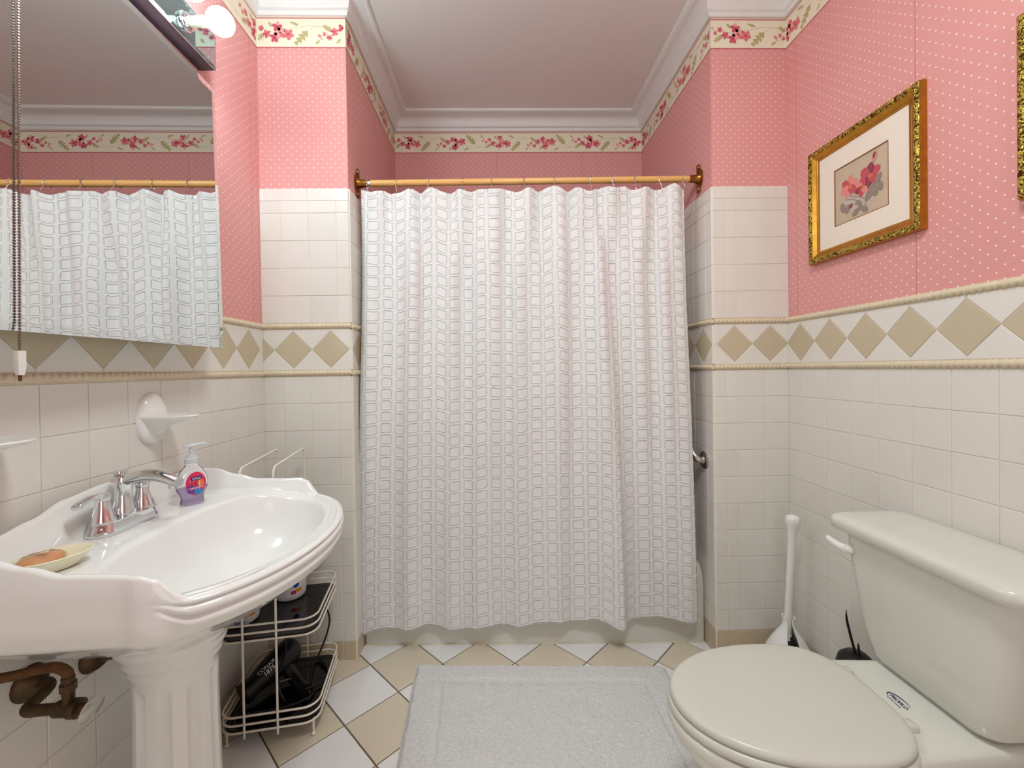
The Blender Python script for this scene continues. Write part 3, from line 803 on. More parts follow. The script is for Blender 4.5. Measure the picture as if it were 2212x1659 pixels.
q.loops(L); q.build('pedestal', PORC, sink, smooth=60, xf=Matrix.Identity(4))
q = MB(); q.lathe([(0, 0), (.022, 0), (.024, .002), (.020, .003), (.012, .001), (0, .001)], (.06, 0, .688), n=24); q.build('drain', CHROME, sink, xf=Matrix.Identity(4))

# ------------------------------------------------------------------ faucet
FXO = Vector((-.276, -.748, .8485))
fa = thing('faucet', 'chrome centre-set faucet with two lever handles on the sink deck', 'faucet', tuple(FXO), SR*.4, local=True); fa.scale = (1.06, 1.06, 1.06)
I4 = Matrix.Identity(4)
def stad(hx, hy, z, n=14):
    out = []
    for sg, a0 in ((1, 0), (-1, 180)):
        for k in range(n+1):
            a = R(a0+180*k/n); out.append(Vector((hx*math.cos(a), sg*(hy-hx)+hx*math.sin(a), z)))
    return out
q = MB(); q.loops([stad(.0275, .0785, 0), stad(.0285, .0795, .002), stad(.0280, .079, .006), stad(.0265, .0775, .0075), stad(.0245, .0735, .016), stad(.0235, .071, .0235), stad(.0215, .069, .0255)]); q.build('base', CHROME, fa, smooth=35, xf=I4)
def bell(y, h, r0, r1, nm):
    q = MB(); q.lathe([(0, 0), (r0, 0), (r0+.0005, .002), (r0-.001, .006), (r0-.004, .016), (r1+.002, h*.62), (r1, h*.85), (r1-.0005, h), (0, h)], (0, y, .0255), n=32)
    return q.build(nm, CHROME, fa, smooth=50, xf=I4)
for sg in (-1, 1):
    y = sg*.0508
    b = bell(y, .046, .0225, .0125, 'handle')
    q = MB()
    q.lathe([(0, 0), (.0128, 0), (.0138, .002), (.0140, .008), (.0125, .012), (0, .0135)], (0, y, .0715), n=28)
    L = []
    for d, wd, zz, th in ((0, .0120, .080, .0055), (.014, .0105, .0825, .0055), (.030, .0092, .083, .0052), (.040, .0092, .080, .0054), (.051, .0102, .076, .0062), (.058, .0096, .0735, .0060), (.0595, .0070, .073, .004)):
        L.append([Vector((wd*math.cos(2*PI*k/16), y+sg*d, zz+th*math.sin(2*PI*k/16))) for k in range(16)])
    q.loops(L); l_ = q.build('lever', CHROME, fa, smooth=60, xf=I4); 
q = MB()
q.lathe([(0, 0), (.0225, 0), (.0228, .003), (.021, .012), (.0165, .032), (.0150, .050), (.0165, .060), (.0198, .066), (.0202, .080), (.0180, .085), (0, .087)], (0, 0, .0255), n=32)
L = []
for p, wd, th in zip(spline([(0, 0, .098), (.018, 0, .103), (.045, 0, .1085), (.075, 0, .107), (.100, 0, .099), (.118, 0, .092)], 5), [lerp(.0185, .0150, min(1, k/12)) for k in range(26)], [lerp(.0145, .0115, k/25) for k in range(26)]):
    L.append([p + Vector((0, wd*math.cos(2*PI*k/20)*(1 if abs(math.cos(2*PI*k/20)) < .8 else .96), th*math.sin(2*PI*k/20))) for k in range(20)])
q.loops(L); q.lathe([(0, 0), (.0095, 0), (.0095, .009), (0, .009)], (.107, 0, .0795), n=20)
q.build('spout', CHROME, fa, smooth=50, xf=I4)
q = MB(); q.lathe([(0, 0), (.0045, 0), (.0045, .006), (.0105, .008), (.0122, .012), (.0112, .017), (0, .019)], (-.006, 0, .1035), n=24); q.build('lift_knob', CHROME, fa, smooth=50, xf=I4)

# ------------------------------------------------------------------ soap bottle
BO = Vector((-.232, -.590, .8485))
bang = math.atan2(-.62, .78)+PI/2     # local x axis across the label, -y towards the viewer
BM = Matrix.Identity(4)
bt = thing('soap_bottle', 'clear pump bottle of lilac hand soap beside the faucet', 'soap bottle', tuple(BO), bang, local=True)
prof = [(.0, .026), (.004, .0275), (.012, .0262), (.020, .0255), (.028, .029), (.038, .0345), (.052, .0372), (.066, .0362), (.080, .0315), (.092, .0245), (.101, .0175), (.107, .0140), (.113, .0130)]
DF = .60
def brad(z): return interp([(a, b) for a, b in prof], z)
def bl(z, k=1.0): return [Vector((brad(z)*k*math.cos(2*PI*i/36), brad(z)*k*DF*(1.12 if z < .03 else 1)*math.sin(2*PI*i/36), z)) for i in range(36)]
CLR = mat('clear_plastic', (250, 250, 252), rough=.03, trans=1, ior=1.18)
LIQ = mat('lilac_liquid', (206, 192, 224), rough=.05, trans=.85, ior=1.12)
q = MB(); zs = [0, .002, .006, .012, .018, .024, .030, .038, .046, .054, .062, .070, .078, .086, .093, .099, .104, .108, .113]
q.loops([bl(z) for z in zs]); q.build('bottle', CLR, bt, smooth=60, xf=I4)
q = MB(); q.loops([bl(z, .93) for z in [.002, .006, .012, .018, .024, .030, .038, .046]]); q.build('liquid', LIQ, bt, smooth=60, xf=I4)
FRO = mat('frosted_pump_plastic', (236, 240, 244), rough=.3, trans=.35, ior=1.3)
q = MB(); q.lathe([(0, .110), (.0155, .110), (.016, .112), (.016, .122), (.0135, .124), (.0125, .130), (.0095, .131), (.009, .134), (.0045, .135), (.0042, .150), (0, .150)], n=28); q.build('pump_collar', FRO, bt, smooth=40, xf=I4)
q = MB(); L = []
for x, wd, zz, th in ((-.018, .003, .1535, .0012), (-.013, .008, .1545, .003), (0, .0105, .156, .0042), (.012, .0085, .158, .0036), (.024, .006, .1588, .0034), (.034, .0048, .1582, .0034), (.035, .0044, .158, .003)):
    L.append([Vector((x, wd*math.cos(2*PI*k/16), zz+th*math.sin(2*PI*k/16))) for k in range(16)])
q.loops(L); q.build('pump_head', FRO, bt, smooth=60, xf=I4)
def bsurf(x, z, o):
    r = brad(z)+o; c = max(-1, min(1, x/r)); s = math.sqrt(1-c*c); return Vector((x, -(r*s*DF)-o*.3, z))
LAB = [mat('label_magenta', (214, 44, 92), rough=.35), mat('label_purple', (122, 50, 140), rough=.35), mat('label_streak', (246, 190, 210), rough=.35), mat('label_navy', (24, 34, 104), rough=.35), mat('label_orange', (240, 120, 30), rough=.35), mat('label_blue', (40, 140, 214), rough=.35), mat('label_red', (214, 40, 34), rough=.35), mat('label_lightblue', (170, 208, 240), rough=.35)]
q = MB()
def lab_ell(cx_, cz_, rx, rz, o, mi, n=28, rings=4, rot=0, cond=None):
    vs = []; fs = []
    for k in range(rings+1):
        for i in range(n):
            a = 2*PI*i/n; ex = rx*k/rings*math.cos(a); ez = rz*k/rings*math.sin(a)
            vs.append(bsurf(cx_+ex*math.cos(rot)-ez*math.sin(rot), cz_+ex*math.sin(rot)+ez*math.cos(rot), o))
    for k in range(rings):
        for i in range(n):
            j = (i+1) % n; fs.append((k*n+i, k*n+j, (k+1)*n+j, (k+1)*n+i))
    q.add(vs, fs, mi)
LX, LZ = .004, .056
lab_ell(LX, LZ, .0235, .031, .0007, 0, rings=6)
lab_ell(LX-.010, LZ-.014, .0115, .0135, .0009, 1, rot=.6)
lab_ell(LX+.005, LZ-.022, .0105, .0075, .0011, 5)
lab_ell(LX+.003, LZ+.001, .0105, .0075, .0012, 6)
lab_ell(LX+.010, LZ+.001, .0080, .0085, .0014, 4)
lab_ell(LX+.006, LZ+.000, .0020, .0085, .0016, 7, n=12, rings=2)
for k in range(9):
    a = -.5+k*.13; x_ = LX-.017+k*.0042; z_ = LZ+(.012 if k % 2 else -.010)
    lab_ell(x_, z_, .0006, .009, .0010, 2, n=8, rings=1, rot=-.45)
q.build('label', LAB, bt, smooth=60, xf=I4)
q = MB(); vs = []
for i in range(9):
    for zz in (LZ+.0095, LZ+.0180): vs.append(bsurf(LX-.0125+.026*i/8, zz+.0018*i/8, .0015))
q.add(vs, [(2*i, 2*i+2, 2*i+3, 2*i+1) for i in range(8)]); q.build('name_panel', LAB[3], bt, xf=I4)
tx = text_mesh('Softsoap', .0072, Matrix.Identity(4), 'name_lettering', mat('label_white', (250, 250, 250), rough=.4), bt, ext=0)
for v in tx.data.vertices:
    p = v.co; v.co = bsurf(LX+.0003+p.x*.78, LZ+.0146+p.y+p.x*.06, .0019)
q = MB()
q.tube([bsurf(LX-.015+.0285*k/36, LZ-.0115+.0035*math.sin(k*1.15)*(1-.4*k/36)+.002*k/36, .0019) for k in range(37)], .0004, 4)
q.build('script_flourish', bpy.data.materials['label_white'], bt, xf=I4)

# ------------------------------------------------------------------ soap dish with wrapped soap
DO = Vector((-.216, -.966, .8485)); da = math.atan2(.84, .54)
sd = thing('soap_dish', 'cream oval soap dish on the near corner of the sink', 'soap dish', tuple(DO), da, local=True)
def el(a, b, z, n=40): return [Vector((a*math.cos(2*PI*i/n), b*math.sin(2*PI*i/n), z)) for i in range(n)]
q = MB(); q.loops([el(.030, .022, 0), el(.035, .026, .002), el(.046, .034, .014), el(.055, .041, .024), el(.0565, .0425, .0255), el(.055, .041, .0265), el(.051, .037, .024), el(.043, .030, .012), el(.032, .020, .006)])
q.build('dish', mat('cream_dish_plastic', (238, 230, 202), rough=.3, sss=.3), sd, smooth=60, xf=I4)
so = thing('wrapped_soap', 'small peach soap bar in clear wrapping lying in the cream dish', 'soap', tuple(DO+Vector((-.008, -.012, .009))), da+.2, local=True)
q = MB(); q.loops([el(.020, .014, 0), el(.029, .020, .004), el(.031, .022, .010), el(.029, .020, .016), el(.018, .012, .020)]); q.build('bar', mat('peach_soap', (238, 188, 146), rough=.4, sss=.3), so, smooth=60, xf=I4)
q = MB(); random.seed(5); n = 12; vs = []
for j in range(n+1):
    for i in range(n+1):
        x = (i/n-.5)*.080; y = (j/n-.5)*.062; r2 = (x/.034)**2+(y/.025)**2
        vs.append((x, y, .0212*math.exp(-max(0, r2-.5)*1.1) + .0022*noise.noise(Vector((x*120, y*120, 0))) + .002))
q.add(vs, [(j*(n+1)+i, j*(n+1)+i+1, (j+1)*(n+1)+i+1, (j+1)*(n+1)+i) for j in range(n) for i in range(n)])
wm = mat('clear_wrapper', (255, 244, 232), rough=.15, trans=1, ior=1.05); q.build('wrapper', wm, so, smooth=60, xf=I4)
text_mesh('Olive', .016, Matrix.Translation((-.002, .002, .0238)) @ Matrix.Rotation(R(-75), 4, 'Z'), 'wrapper_lettering', mat('wrapper_ink', (60, 48, 46)), so, ext=0, shear=.4)

# ------------------------------------------------------------------ water supply under the sink
t = thing('supply_valve', 'corroded brass water valve with braided hose under the sink', 'valve', (XL+.0055, -.885, .585))
q = MB(); q.lathe([(0, 0), (.034, 0), (.034, .003), (.027, .014), (.015, .024), (.011, .028), (0, .028)], (XL+.0056, -.885, .585), (1, 0, 0), 32); q.build('wall_flange', RUST, t, smooth=50)
q = MB(); q.tube(spline([(XL+.02, -.885, .585), (-.312, -.887, .586), (-.300, -.897, .583), (-.298, -.92, .578), (-.297, -.938, .575), (-.286, -.945, .574), (-.27, -.945, .575), (-.236, -.945, .577)], 4), .0100, 14); q.build('pipe', RUST, t, smooth=60)
q = MB(); q.lathe([(0, 0), (.012, 0), (.0145, .004), (.0145, .03), (.017, .031), (.017, .044), (.009, .046), (.009, .056), (.004, .057), (.004, .064), (0, .064)], (-.238, -.945, .577), (1, 0, 0), 16)
q.lathe([(.009, 0), (.0095, .026), (.0125, .027), (.0125, .040), (.010, .041), (.010, .052), (0, .052)], (-.214, -.945, .585), (0, 0, 1), 14); q.build('valve_body', RUST, t, smooth=40)
q = MB(); q.tube(spline([(-.214, -.945, .634), (-.216, -.945, .645), (-.230, -.950, .658), (-.255, -.958, .660), (-.282, -.972, .660), (-.302, -.990, .668), (-.312, -1.004, .690), (-.312, -1.005, .73)], 8), .0088, 12)
q.build('braided_hose', mat('braided_hose', (112, 74, 42), rough=.5, metal=.5, bump=.002, bscale=400, noise_amt=.4, noise_scale=60), t, smooth=60)
q = MB(); ax = Vector((.93, .02, -.14)).normalized(); q.lathe([(0, -.0025), (.024, -.003), (.0268, 0), (.024, .003), (.010, .0035), (.005, .0055), (0, .0055)], (-.172, -.945, .577), ax, 36, sy=.80); q.build('handle', STEEL, t, smooth=50)
t = thing('pipe_flange', 'tarnished round pipe flange on the tiles just below the basin', 'pipe flange', (XL+.0055, -.757, .545))
q = MB(); q.lathe([(0, 0), (.036, 0), (.036, .003), (.028, .016), (.012, .022), (.012, .03), (0, .03)], (XL+.0056, -.750, .548), (1, 0, 0), 28); q.build('escutcheon', RUST, t, smooth=50)
q = MB(); q.tube([(XL+.03, -.757, .548), (XL+.055, -.757, .552), (XL+.065, -.757, .57), (XL+.066, -.755, .66)], .009, 12); q.build('pipe', RUST, t, smooth=60)

# ------------------------------------------------------------------ wire rack
NR = Vector((0.0, -.378, 0)); FR = Vector((-.052, -.052, 0)); ey = (FR-NR).normalized(); ex = Vector((ey.y, -ey.x, 0)); RL = (FR-NR).length; RW = .292
rk = thing('wire_rack', 'cream wire shelf rack with smoked glass shelves beside the pedestal', 'rack', tuple(NR+Vector((0,0,.02))))
def rp(a, b, z): return NR + ex*a + ey*b + Vector((0,0,z))
def rloop(z, inset=0, r=.045, n=6):
    return [rp(p.x, p.y, p.z) for p in rrect(-RW/2, RL/2, RW/2-inset, RL/2-inset, r, z, n)]
for zb, gl in ((.072, 1), (.357, 1), (.640, 1)):
    q = MB()
    for dz in (0, .024, .050): q.tube(rloop(zb+dz), .0033, 8, closed=True)
    q.build('wire_tray', WIRE, rk, smooth=60)
    q = MB(); q.loops([rloop(zb+.001, .004, .042), rloop(zb+.006, .004, .042)]); q.build('glass_shelf', BLACKG, rk, smooth=30)
for a in (-.118, -.215):
    q = MB(); q.tube(spline([rp(a, -.004, .055), rp(a, -.004, .3), rp(a, -.004, .6), rp(a, -.004, .868)], 2)+spline([rp(a, 0, .885), rp(a, .010, .896), rp(a, .03, .899), rp(a, RL/2, .900), rp(a, RL-.02, .900), rp(a, RL-.004, .893), rp(a, RL+.002, .875), rp(a, RL+.004, .6), rp(a, RL+.004, .055)], 4), .0036, 8)
    q.build('upright_loop', WIRE, rk, smooth=60)
for a, b in ((-.018, .018), (-.018, RL-.018), (-RW+.018, .018), (-RW+.018, RL-.018)):
    p = rp(a, b, 0); z0 = FZ(p.x)
    q = MB(); q.tube([p+Vector((0,0,.074)), p+Vector((0,0,.05)), p+Vector((0,0,z0+.012))], [.0052, .004, .0032], 8); q.sphere(p+Vector((0,0,z0+.0072)), .007, 12); q.build('foot', WIRE, rk, smooth=60)

# paper rolls on the middle shelf
def roll(c, lab, kind):
    o = thing('toilet_roll', lab, 'toilet roll', c, group=None)
    q = MB(); L = []
    for r, z in ((.020, .003), (.045, .0), (.0525, .006), (.0545, .02), (.0545, .095), (.052, .104), (.04, .110), (.015, .106)):
        L.append([Vector((c[0]+math.cos(2*PI*i/40)*r*(1+.012*math.sin(i*2.7)), c[1]+math.sin(2*PI*i/40)*r*(1+.012*math.cos(i*3.1)), c[2]+z)) for i in range(40)])
    q.loops(L); q.build('wrapper', mat('paper_wrapper', (234, 234, 238), rough=.4, bump=.0015, bscale=50), o, smooth=60)
    toc = Vector((.59-c[0], -1.75-c[1], 0)).normalized()
    def face(ang, z): 
        a = math.atan2(toc.y, toc.x)+ang; n_ = Vector((math.cos(a), math.sin(a), 0)); return frame_mat(Vector(c)+n_*.0562+Vector((0,0,z)), Vector((-n_.y, n_.x, 0)), (0,0,1))
    blue = mat('print_blue', (30, 70, 170), rough=.4); org = mat('print_orange', (238, 150, 30), rough=.4); pink = mat('print_pink', (204, 40, 110), rough=.4)
    text_mesh('Scott', .026, face(0, .075), 'brand_lettering', blue, o)
    if kind == 0:
        text_mesh('1100', .017, face(.42, .034), 'number_lettering', org, o, bold=.0006)
        text_mesh('long', .017, face(-.10, .018), 'slogan_lettering', blue, o, bold=.0004)
    else:
        q = MB()
        for a0, a1, z0, z1, mi in ((.05, .35, .026, .038, 0), (.35, .75, .030, .042, 1)):
            vs = []
            for i in range(5):
                a = math.atan2(toc.y, toc.x)+lerp(a0, a1, i/4)
                for zz in (z0, z1): vs.append(Vector(c)+Vector((math.cos(a)*.0556, math.sin(a)*.0556, zz)))
            q.add(vs, [(2*i, 2*i+2, 2*i+3, 2*i+1) for i in range(4)], mi)
        q.build('print_panels', [pink, org], o)
        q = MB(); m_ = face(.35, .058); q.lathe([(0, 0), (.010, 0), (.010, .0005), (0, .0005)], n=24); q.v = [tuple(m_ @ Vector(v)) for v in q.v]; q.build('print_dot', blue, o)
rz = .3635
roll((-.282, -.302, rz), 'wrapped white toilet roll printed 1100 in orange, nearer of the two', 0)
roll((-.192, -.150, rz), 'wrapped white toilet roll with pink and orange print panels, farther back', 1)

# hair dryer on the bottom shelf
hd = thing('hair_dryer', 'black hair dryer with coiled cord on the bottom rack shelf', 'hair dryer', (-.2, -.24, .079))
q = MB(); A = Vector((-.175, -.150, .176)); B = Vector((-.262, -.315, .128)); ax = (B-A).normalized()
q.lathe([(0, -.006), (.030, 0), (.041, .012), (.046, .035), (.046, .075), (.042, .11), (.036, .14), (.032, .165), (.034, .19), (.036, .205), (.030, .206), (0, .20)], A, ax, 32); q.build('barrel', BLACKP, hd, smooth=50)
H0 = A+ax*.06; q = MB(); q.tube(spline([H0, H0+Vector((.045, -.020, -.045)), H0+Vector((.085, -.045, -.064)), H0+Vector((.112, -.065, -.068))], 5), [lerp(.024, .016, k/15) for k in range(16)], 16); q.build('handle', BLACKP, hd, smooth=50)
q = MB(); q.tube(spline([H0+Vector((.110, -.064, -.068)), (-.045, -.22, .088), (-.06, -.15, .086), (-.12, -.10, .086), (-.10, -.20, .0855), (-.06, -.28, .0855), (-.12, -.33, .0855), (-.20, -.35, .086), (-.27, -.36, .087)], 8), .0035, 8)
q.tube(spline([(-.12, -.10, .086), (-.095, -.062, .16), (-.085, -.06, .23), (-.11, -.08, .30), (-.15, -.12, .34), (-.18, -.17, .33), (-.185, -.2, .25), (-.17, -.24, .19), (-.18, -.28, .14), (-.14, -.31, .088)], 8), .0035, 8)
q.build('cord', CORD, hd, smooth=60)
n_ = Vector((.55, -.60, .58)).normalized()
for txt, dv, sz in (('CONAIR', .0, .017), ('1875', -.016, .020)):
    exx = -ax
    nn = (n_ - ax*n_.dot(ax)).normalized(); up_ = nn.cross(exx)
    if up_.z < 0: up_ = -up_
    a_ = dv/.046; n2 = (nn*math.cos(.35+a_) + up_*math.sin(.35+a_)).normalized(); u2 = (up_*math.cos(.35+a_) - nn*math.sin(.35+a_)).normalized()
    m_ = frame_mat(A+ax*.125+n2*.0462, exx, u2)
    text_mesh(txt, sz, m_, 'brand_lettering' if dv == 0 else 'wattage_lettering', mat('white_print', (232, 232, 232)), hd)
q = MB(); c_ = A+ax*.075+Vector((.02, -.025, -.012)); 
q.tube(spline([c_+Vector((.012, -.03, -.02)), c_+Vector((.026, -.022, -.022)), c_+Vector((.042, -.010, -.024))], 4), .002, 6); q.build('badge', mat('silver_badge', (200, 190, 190), rough=.3, metal=.8), hd)

# ------------------------------------------------------------------ toilet
to = thing('toilet', 'white two-piece toilet with closed oval lid', 'toilet', (1.45, -.745, 0))
YC = -.748
q = MB()
def tk(x0, x1, y0, y1, r, z): return rrect((x0+x1)/2, (y0+y1)/2, (x1-x0)/2, (y1-y0)/2, r, z, 8)
L = []
for z, x_, y0_, y1_, r in ((.386, 1.640, -.865, -.630, .03), (.391, 1.628, -.885, -.612, .036), (.41, 1.617, -.905, -.594, .042), (.47, 1.608, -.922, -.574, .045), (.58, 1.600, -.942, -.552, .045), (.67, 1.596, -.955, -.535, .045), (.722, 1.594, -.960, -.528, .045)):
    lp = tk(x_, 1.806, y0_, y1_, r, z)
    for p in lp:      # bowed front
        if p.x < 1.7: p.x -= .012*max(0, 1-((p.y-YC)/.21)**2)
    L.append(lp)
q.loops(L); q.build('tank', PORC2, to, smooth=50)
q = MB(); L = []
for z, g in ((.722, -.006), (.726, 0), (.745, .001), (.752, -.001), (.757, -.006), (.760, -.018), (.7615, -.05)):
    lp = tk(1.570-g, 1.808+min(g, 0), -.982-g, -.502+g, .042, z)
    for p in lp:
        if p.x < 1.7: p.x -= .012*max(0, 1-((p.y-YC)/.24)**2)
    L.append(lp)
q.loops(L); q.build('tank_lid', PORC2, to, smooth=60)
hp = Vector((1.586, -.570, .672))
q = MB(); q.lathe([(0, 0), (.0135, 0), (.0145, .005), (.012, .013), (0, .017)], hp+Vector((.007, 0, 0)), (-1, 0, 0), 24, sy=1.0)
L = []
for p, wd, th in zip(spline([hp+Vector((-.004, 0, .0)), hp+Vector((-.012, .016, .003)), hp+Vector((-.018, .034, .009)), hp+Vector((-.020, .050, .013))], 4), [lerp(.0120, .0085, k/12) for k in range(13)], [lerp(.011, .0065, k/12) for k in range(13)]):
    L.append([p + Vector((th*math.cos(2*PI*k/14), 0, wd*math.sin(2*PI*k/14))) for k in range(14)])
q.loops(L); q.build('flush_handle', WHITEP, to, smooth=60)
def egg(z, g=0, n=72, bx=.192, fx=.297, xc=1.302, hy=.186, nb=2.9):
    out = []
    for i in range(n):
        a = 2*PI*i/n; c, s = math.cos(a), math.sin(a)
        e = nb if c > 0 else 2.05
        x = (bx+g if c > 0 else fx+g)*math.copysign(abs(c)**(2/e), c); y = (hy+g)*math.copysign(abs(s)**(2/e), s)
        out.append(Vector((xc+x, YC-.005+y, z)))
    return out
q = MB(); q.loops([egg(.391, -.008), egg(.393, -.002), egg(.399, .0), egg(.405, -.001), egg(.4095, -.005), egg(.4115, -.012), egg(.4125, -.04), egg(.413, -.12)]); q.build('lid', SEATM, to, smooth=60)
q = MB(); q.loops([egg(.3665, -.006), egg(.369, .002), egg(.376, .005), egg(.384, .004), egg(.3885, -.001), egg(.3905, -.010)]); q.build('seat', SEATM, to, smooth=60)
q = MB()
def bowl(z, k, hy, f, b, xc=1.302): return egg(z, 0, 72, b, f, xc, hy, 2.4)
q.loops([bowl(.0-.02, 1, .115, .20, .34, 1.34), bowl(.02, 1, .115, .20, .34, 1.34), bowl(.06, 1, .105, .19, .33, 1.34), bowl(.14, 1, .105, .18, .30, 1.34), bowl(.20, 1, .125, .21, .27, 1.33), bowl(.26, 1, .160, .262, .25, 1.315), bowl(.31, 1, .180, .293, .23, 1.305), bowl(.34, 1, .188, .303, .225), bowl(.356, 1, .189, .304, .22), bowl(.364, 1, .186, .300, .215), bowl(.366, 1, .170, .28, .20)])
L = []
for z, g in ((.315, -.035), (.335, -.012), (.350, 0), (.376, 0), (.383, -.004), (.386, -.012)):
    lp = tk(1.42, 1.775+g, -.893-g, -.617+g, .04, z)
    for p in lp:
        w_ = sstep(1.44, 1.60, p.x)
        p.y = YC + (p.y-YC)*(1.16-.16*sstep(1.42, 1.56, p.x))
    L.append(lp)
q.loops(L); q.build('bowl', PORC2, to, smooth=60)
for yy in (-.665, -.835):
    q = MB(); q.loops([tk(1.468, 1.512, yy-.014, yy+.014, .008, .385), tk(1.468, 1.512, yy-.014, yy+.014, .008, .398), tk(1.474, 1.506, yy-.010, yy+.010, .006, .402)]); q.build('hinge', SEATM, to, smooth=50)
LOG = mat('logo_blue', (42, 58, 98), rough=.4)
m_ = frame_mat((1.545, -.762, .3866), (-.06, -1, 0), (1, -.06, 0))
text_mesh('PROFLO', .0125, m_, 'maker_lettering', LOG, to, bold=.0003)
q = MB(); arc = [m_ @ Vector((.030*math.cos(R(a)), .001+.0135*math.sin(R(a)), .0003)) for a in range(55, 236, 12)]
q.tube(arc, [.0004+.0012*math.sin(PI*k/(len(arc)-1)) for k in range(len(arc))], 5); q.build('maker_swoosh', LOG, to)
text_mesh('1.28 GPF / 4.8 LPF', .0048, m_ @ Matrix.Translation((0, -.012, 0)), 'maker_small_print', LOG, to)

# ------------------------------------------------------------------ toilet brush
BX, BY = 1.702, -.150; bz0 = FZ(BX)
tb = thing('toilet_brush', 'white toilet brush standing in a white tulip-shaped holder', 'toilet brush', (BX, BY, bz0))
shp = [(.072, .0), (.078, .006), (.085, .04), (.087, .07), (.083, .10), (.073, .130), (.057, .158), (.041, .184), (.028, .204), (.021, .220), (.0195, .240), (.022, .250)]
for a0, a1 in ((268, 425), (90, 243)):
    q = MB(); L = []
    for r, z in shp:
        sh = 14*sstep(.1, .2, z); A0, A1 = a0+sh, a1-sh
        outer = [Vector((BX+r*math.cos(R(lerp(A0, A1, k/24))), BY+r*math.sin(R(lerp(A0, A1, k/24))), bz0+z)) for k in range(25)]
        inner = [Vector((BX+(r-.004)*math.cos(R(lerp(A0, A1, k/24))), BY+(r-.004)*math.sin(R(lerp(A0, A1, k/24))), bz0+z)) for k in range(24, -1, -1)]
        L.append(outer+inner)
    q.loops(L); q.build('holder_shell', PORC, tb, smooth=60)
q = MB(); q.lathe([(0, 0), (.066, 0), (.066, .006), (0, .006)], (BX, BY, bz0+.001), n=32); q.build('holder_base', WHITEP, tb)
q = MB(); q.lathe([(0, 0), (.034, 0), (.040, .02), (.040, .09), (.028, .135), (.016, .17), (0, .171)], (BX, BY, bz0+.008), n=24); q.build('brush_head', mat('brush_bristle', (44, 38, 36), rough=.8, bump=.003, bscale=200), tb)
q = MB(); ln = Vector((.024, -.004, .46)); o_ = Vector((BX-.006, BY, bz0+.165))
q.lathe([(0, 0), (.019, .001), (.016, .010), (.0135, .03), (.0130, .20), (.0135, .36), (.0145, .40), (.019, .43), (.0245, .448), (.0255, .460), (.0225, .472), (.012, .478), (0, .479)], o_, ln, 24); q.build('handle', WHITEP, tb, smooth=60)

# black bin behind the toilet
kb = thing('black_bin', 'small black bin with two thin black strips poking up behind the toilet', 'bin', (1.712, -.447, FZ(1.712)))
q = MB(); q.lathe([(0, 0), (.040, 0), (.043, .01), (.052, .22), (.052, .268), (.046, .290), (.030, .305), (0, .310)], (1.712, -.447, FZ(1.712)+.001), n=28); q.build('body', BLACKP, kb, smooth=60)
for pts, rr in (([(1.708, -.455, .245), (1.706, -.450, .29), (1.700, -.440, .34), (1.697, -.430, .385), (1.700, -.425, .412)], [.0045, .0045, .0045, .0045, .0045, .0042, .004, .004, .004, .004, .004, .004, .0035, .003, .002, .0015, .0008]), ([(1.713, -.462, .245), (1.713, -.458, .28), (1.712, -.455, .325)], [.0045]*6+[.004, .003, .0005])):
    q = MB(); sp = spline(pts, 4); q.tube(sp, (rr+[rr[-1]]*30)[:len(sp)], 6); q.build('strip', BLACKP, kb)

# ------------------------------------------------------------------ bath rug
q = MB(); NXr, NYr = 300, 190; vs = []
cor = [Vector((.252, -.045)), Vector((1.250, -.070)), Vector((1.262, -.625)), Vector((.280, -.610))]
for j in range(NYr+1):
    for i in range(NXr+1):
        u, v = i/NXr, j/NYr
        p = (cor[0]*(1-u)+cor[1]*u)*(1-v) + (cor[3]*(1-u)+cor[2]*u)*v
        p = p + Vector((.004*noise.noise(Vector((v*14, 2, 0)))*(1 if u < .5 else -1), .005*noise.noise(Vector((u*14, 5, 0)))))
        ed = min(u*1.0, (1-u)*1.0, v*.56, (1-v)*.56)
        h = .016*sstep(0, .018, ed)
        ch = min(abs(u*1.0-.105), abs((1-u)*1.0-.105), abs(v*.56-.098), 1) if ed > .08 else 1
        h -= .0065*(1-sstep(.008, .020, ch))
        rough = .0022 if ch > .015 else .0014
        h += rough*noise.noise(Vector((p.x*95, p.y*95, 0))) + rough*1.0*noise.noise(Vector((p.x*230, p.y*230, 4))) + .0016*noise.noise(Vector((p.x*14, p.y*14, 9)))
        vs.append(Vector((p.x, p.y, FZ(p.x)+max(h, .0005))))
q.add(vs, [(j*(NXr+1)+i, j*(NXr+1)+i+1, (j+1)*(NXr+1)+i+1, (j+1)*(NXr+1)+i) for j in range(NYr) for i in range(NXr)])
rug = q.build('bath_rug', mat('rug_cotton', (249, 248, 246), rough=.95, spec=.1, noise_amt=.17, noise_scale=150, bump=.0060, bscale=260), smooth=180)
tag(rug, 'white tufted cotton bath rug on the tiled floor', 'rug')

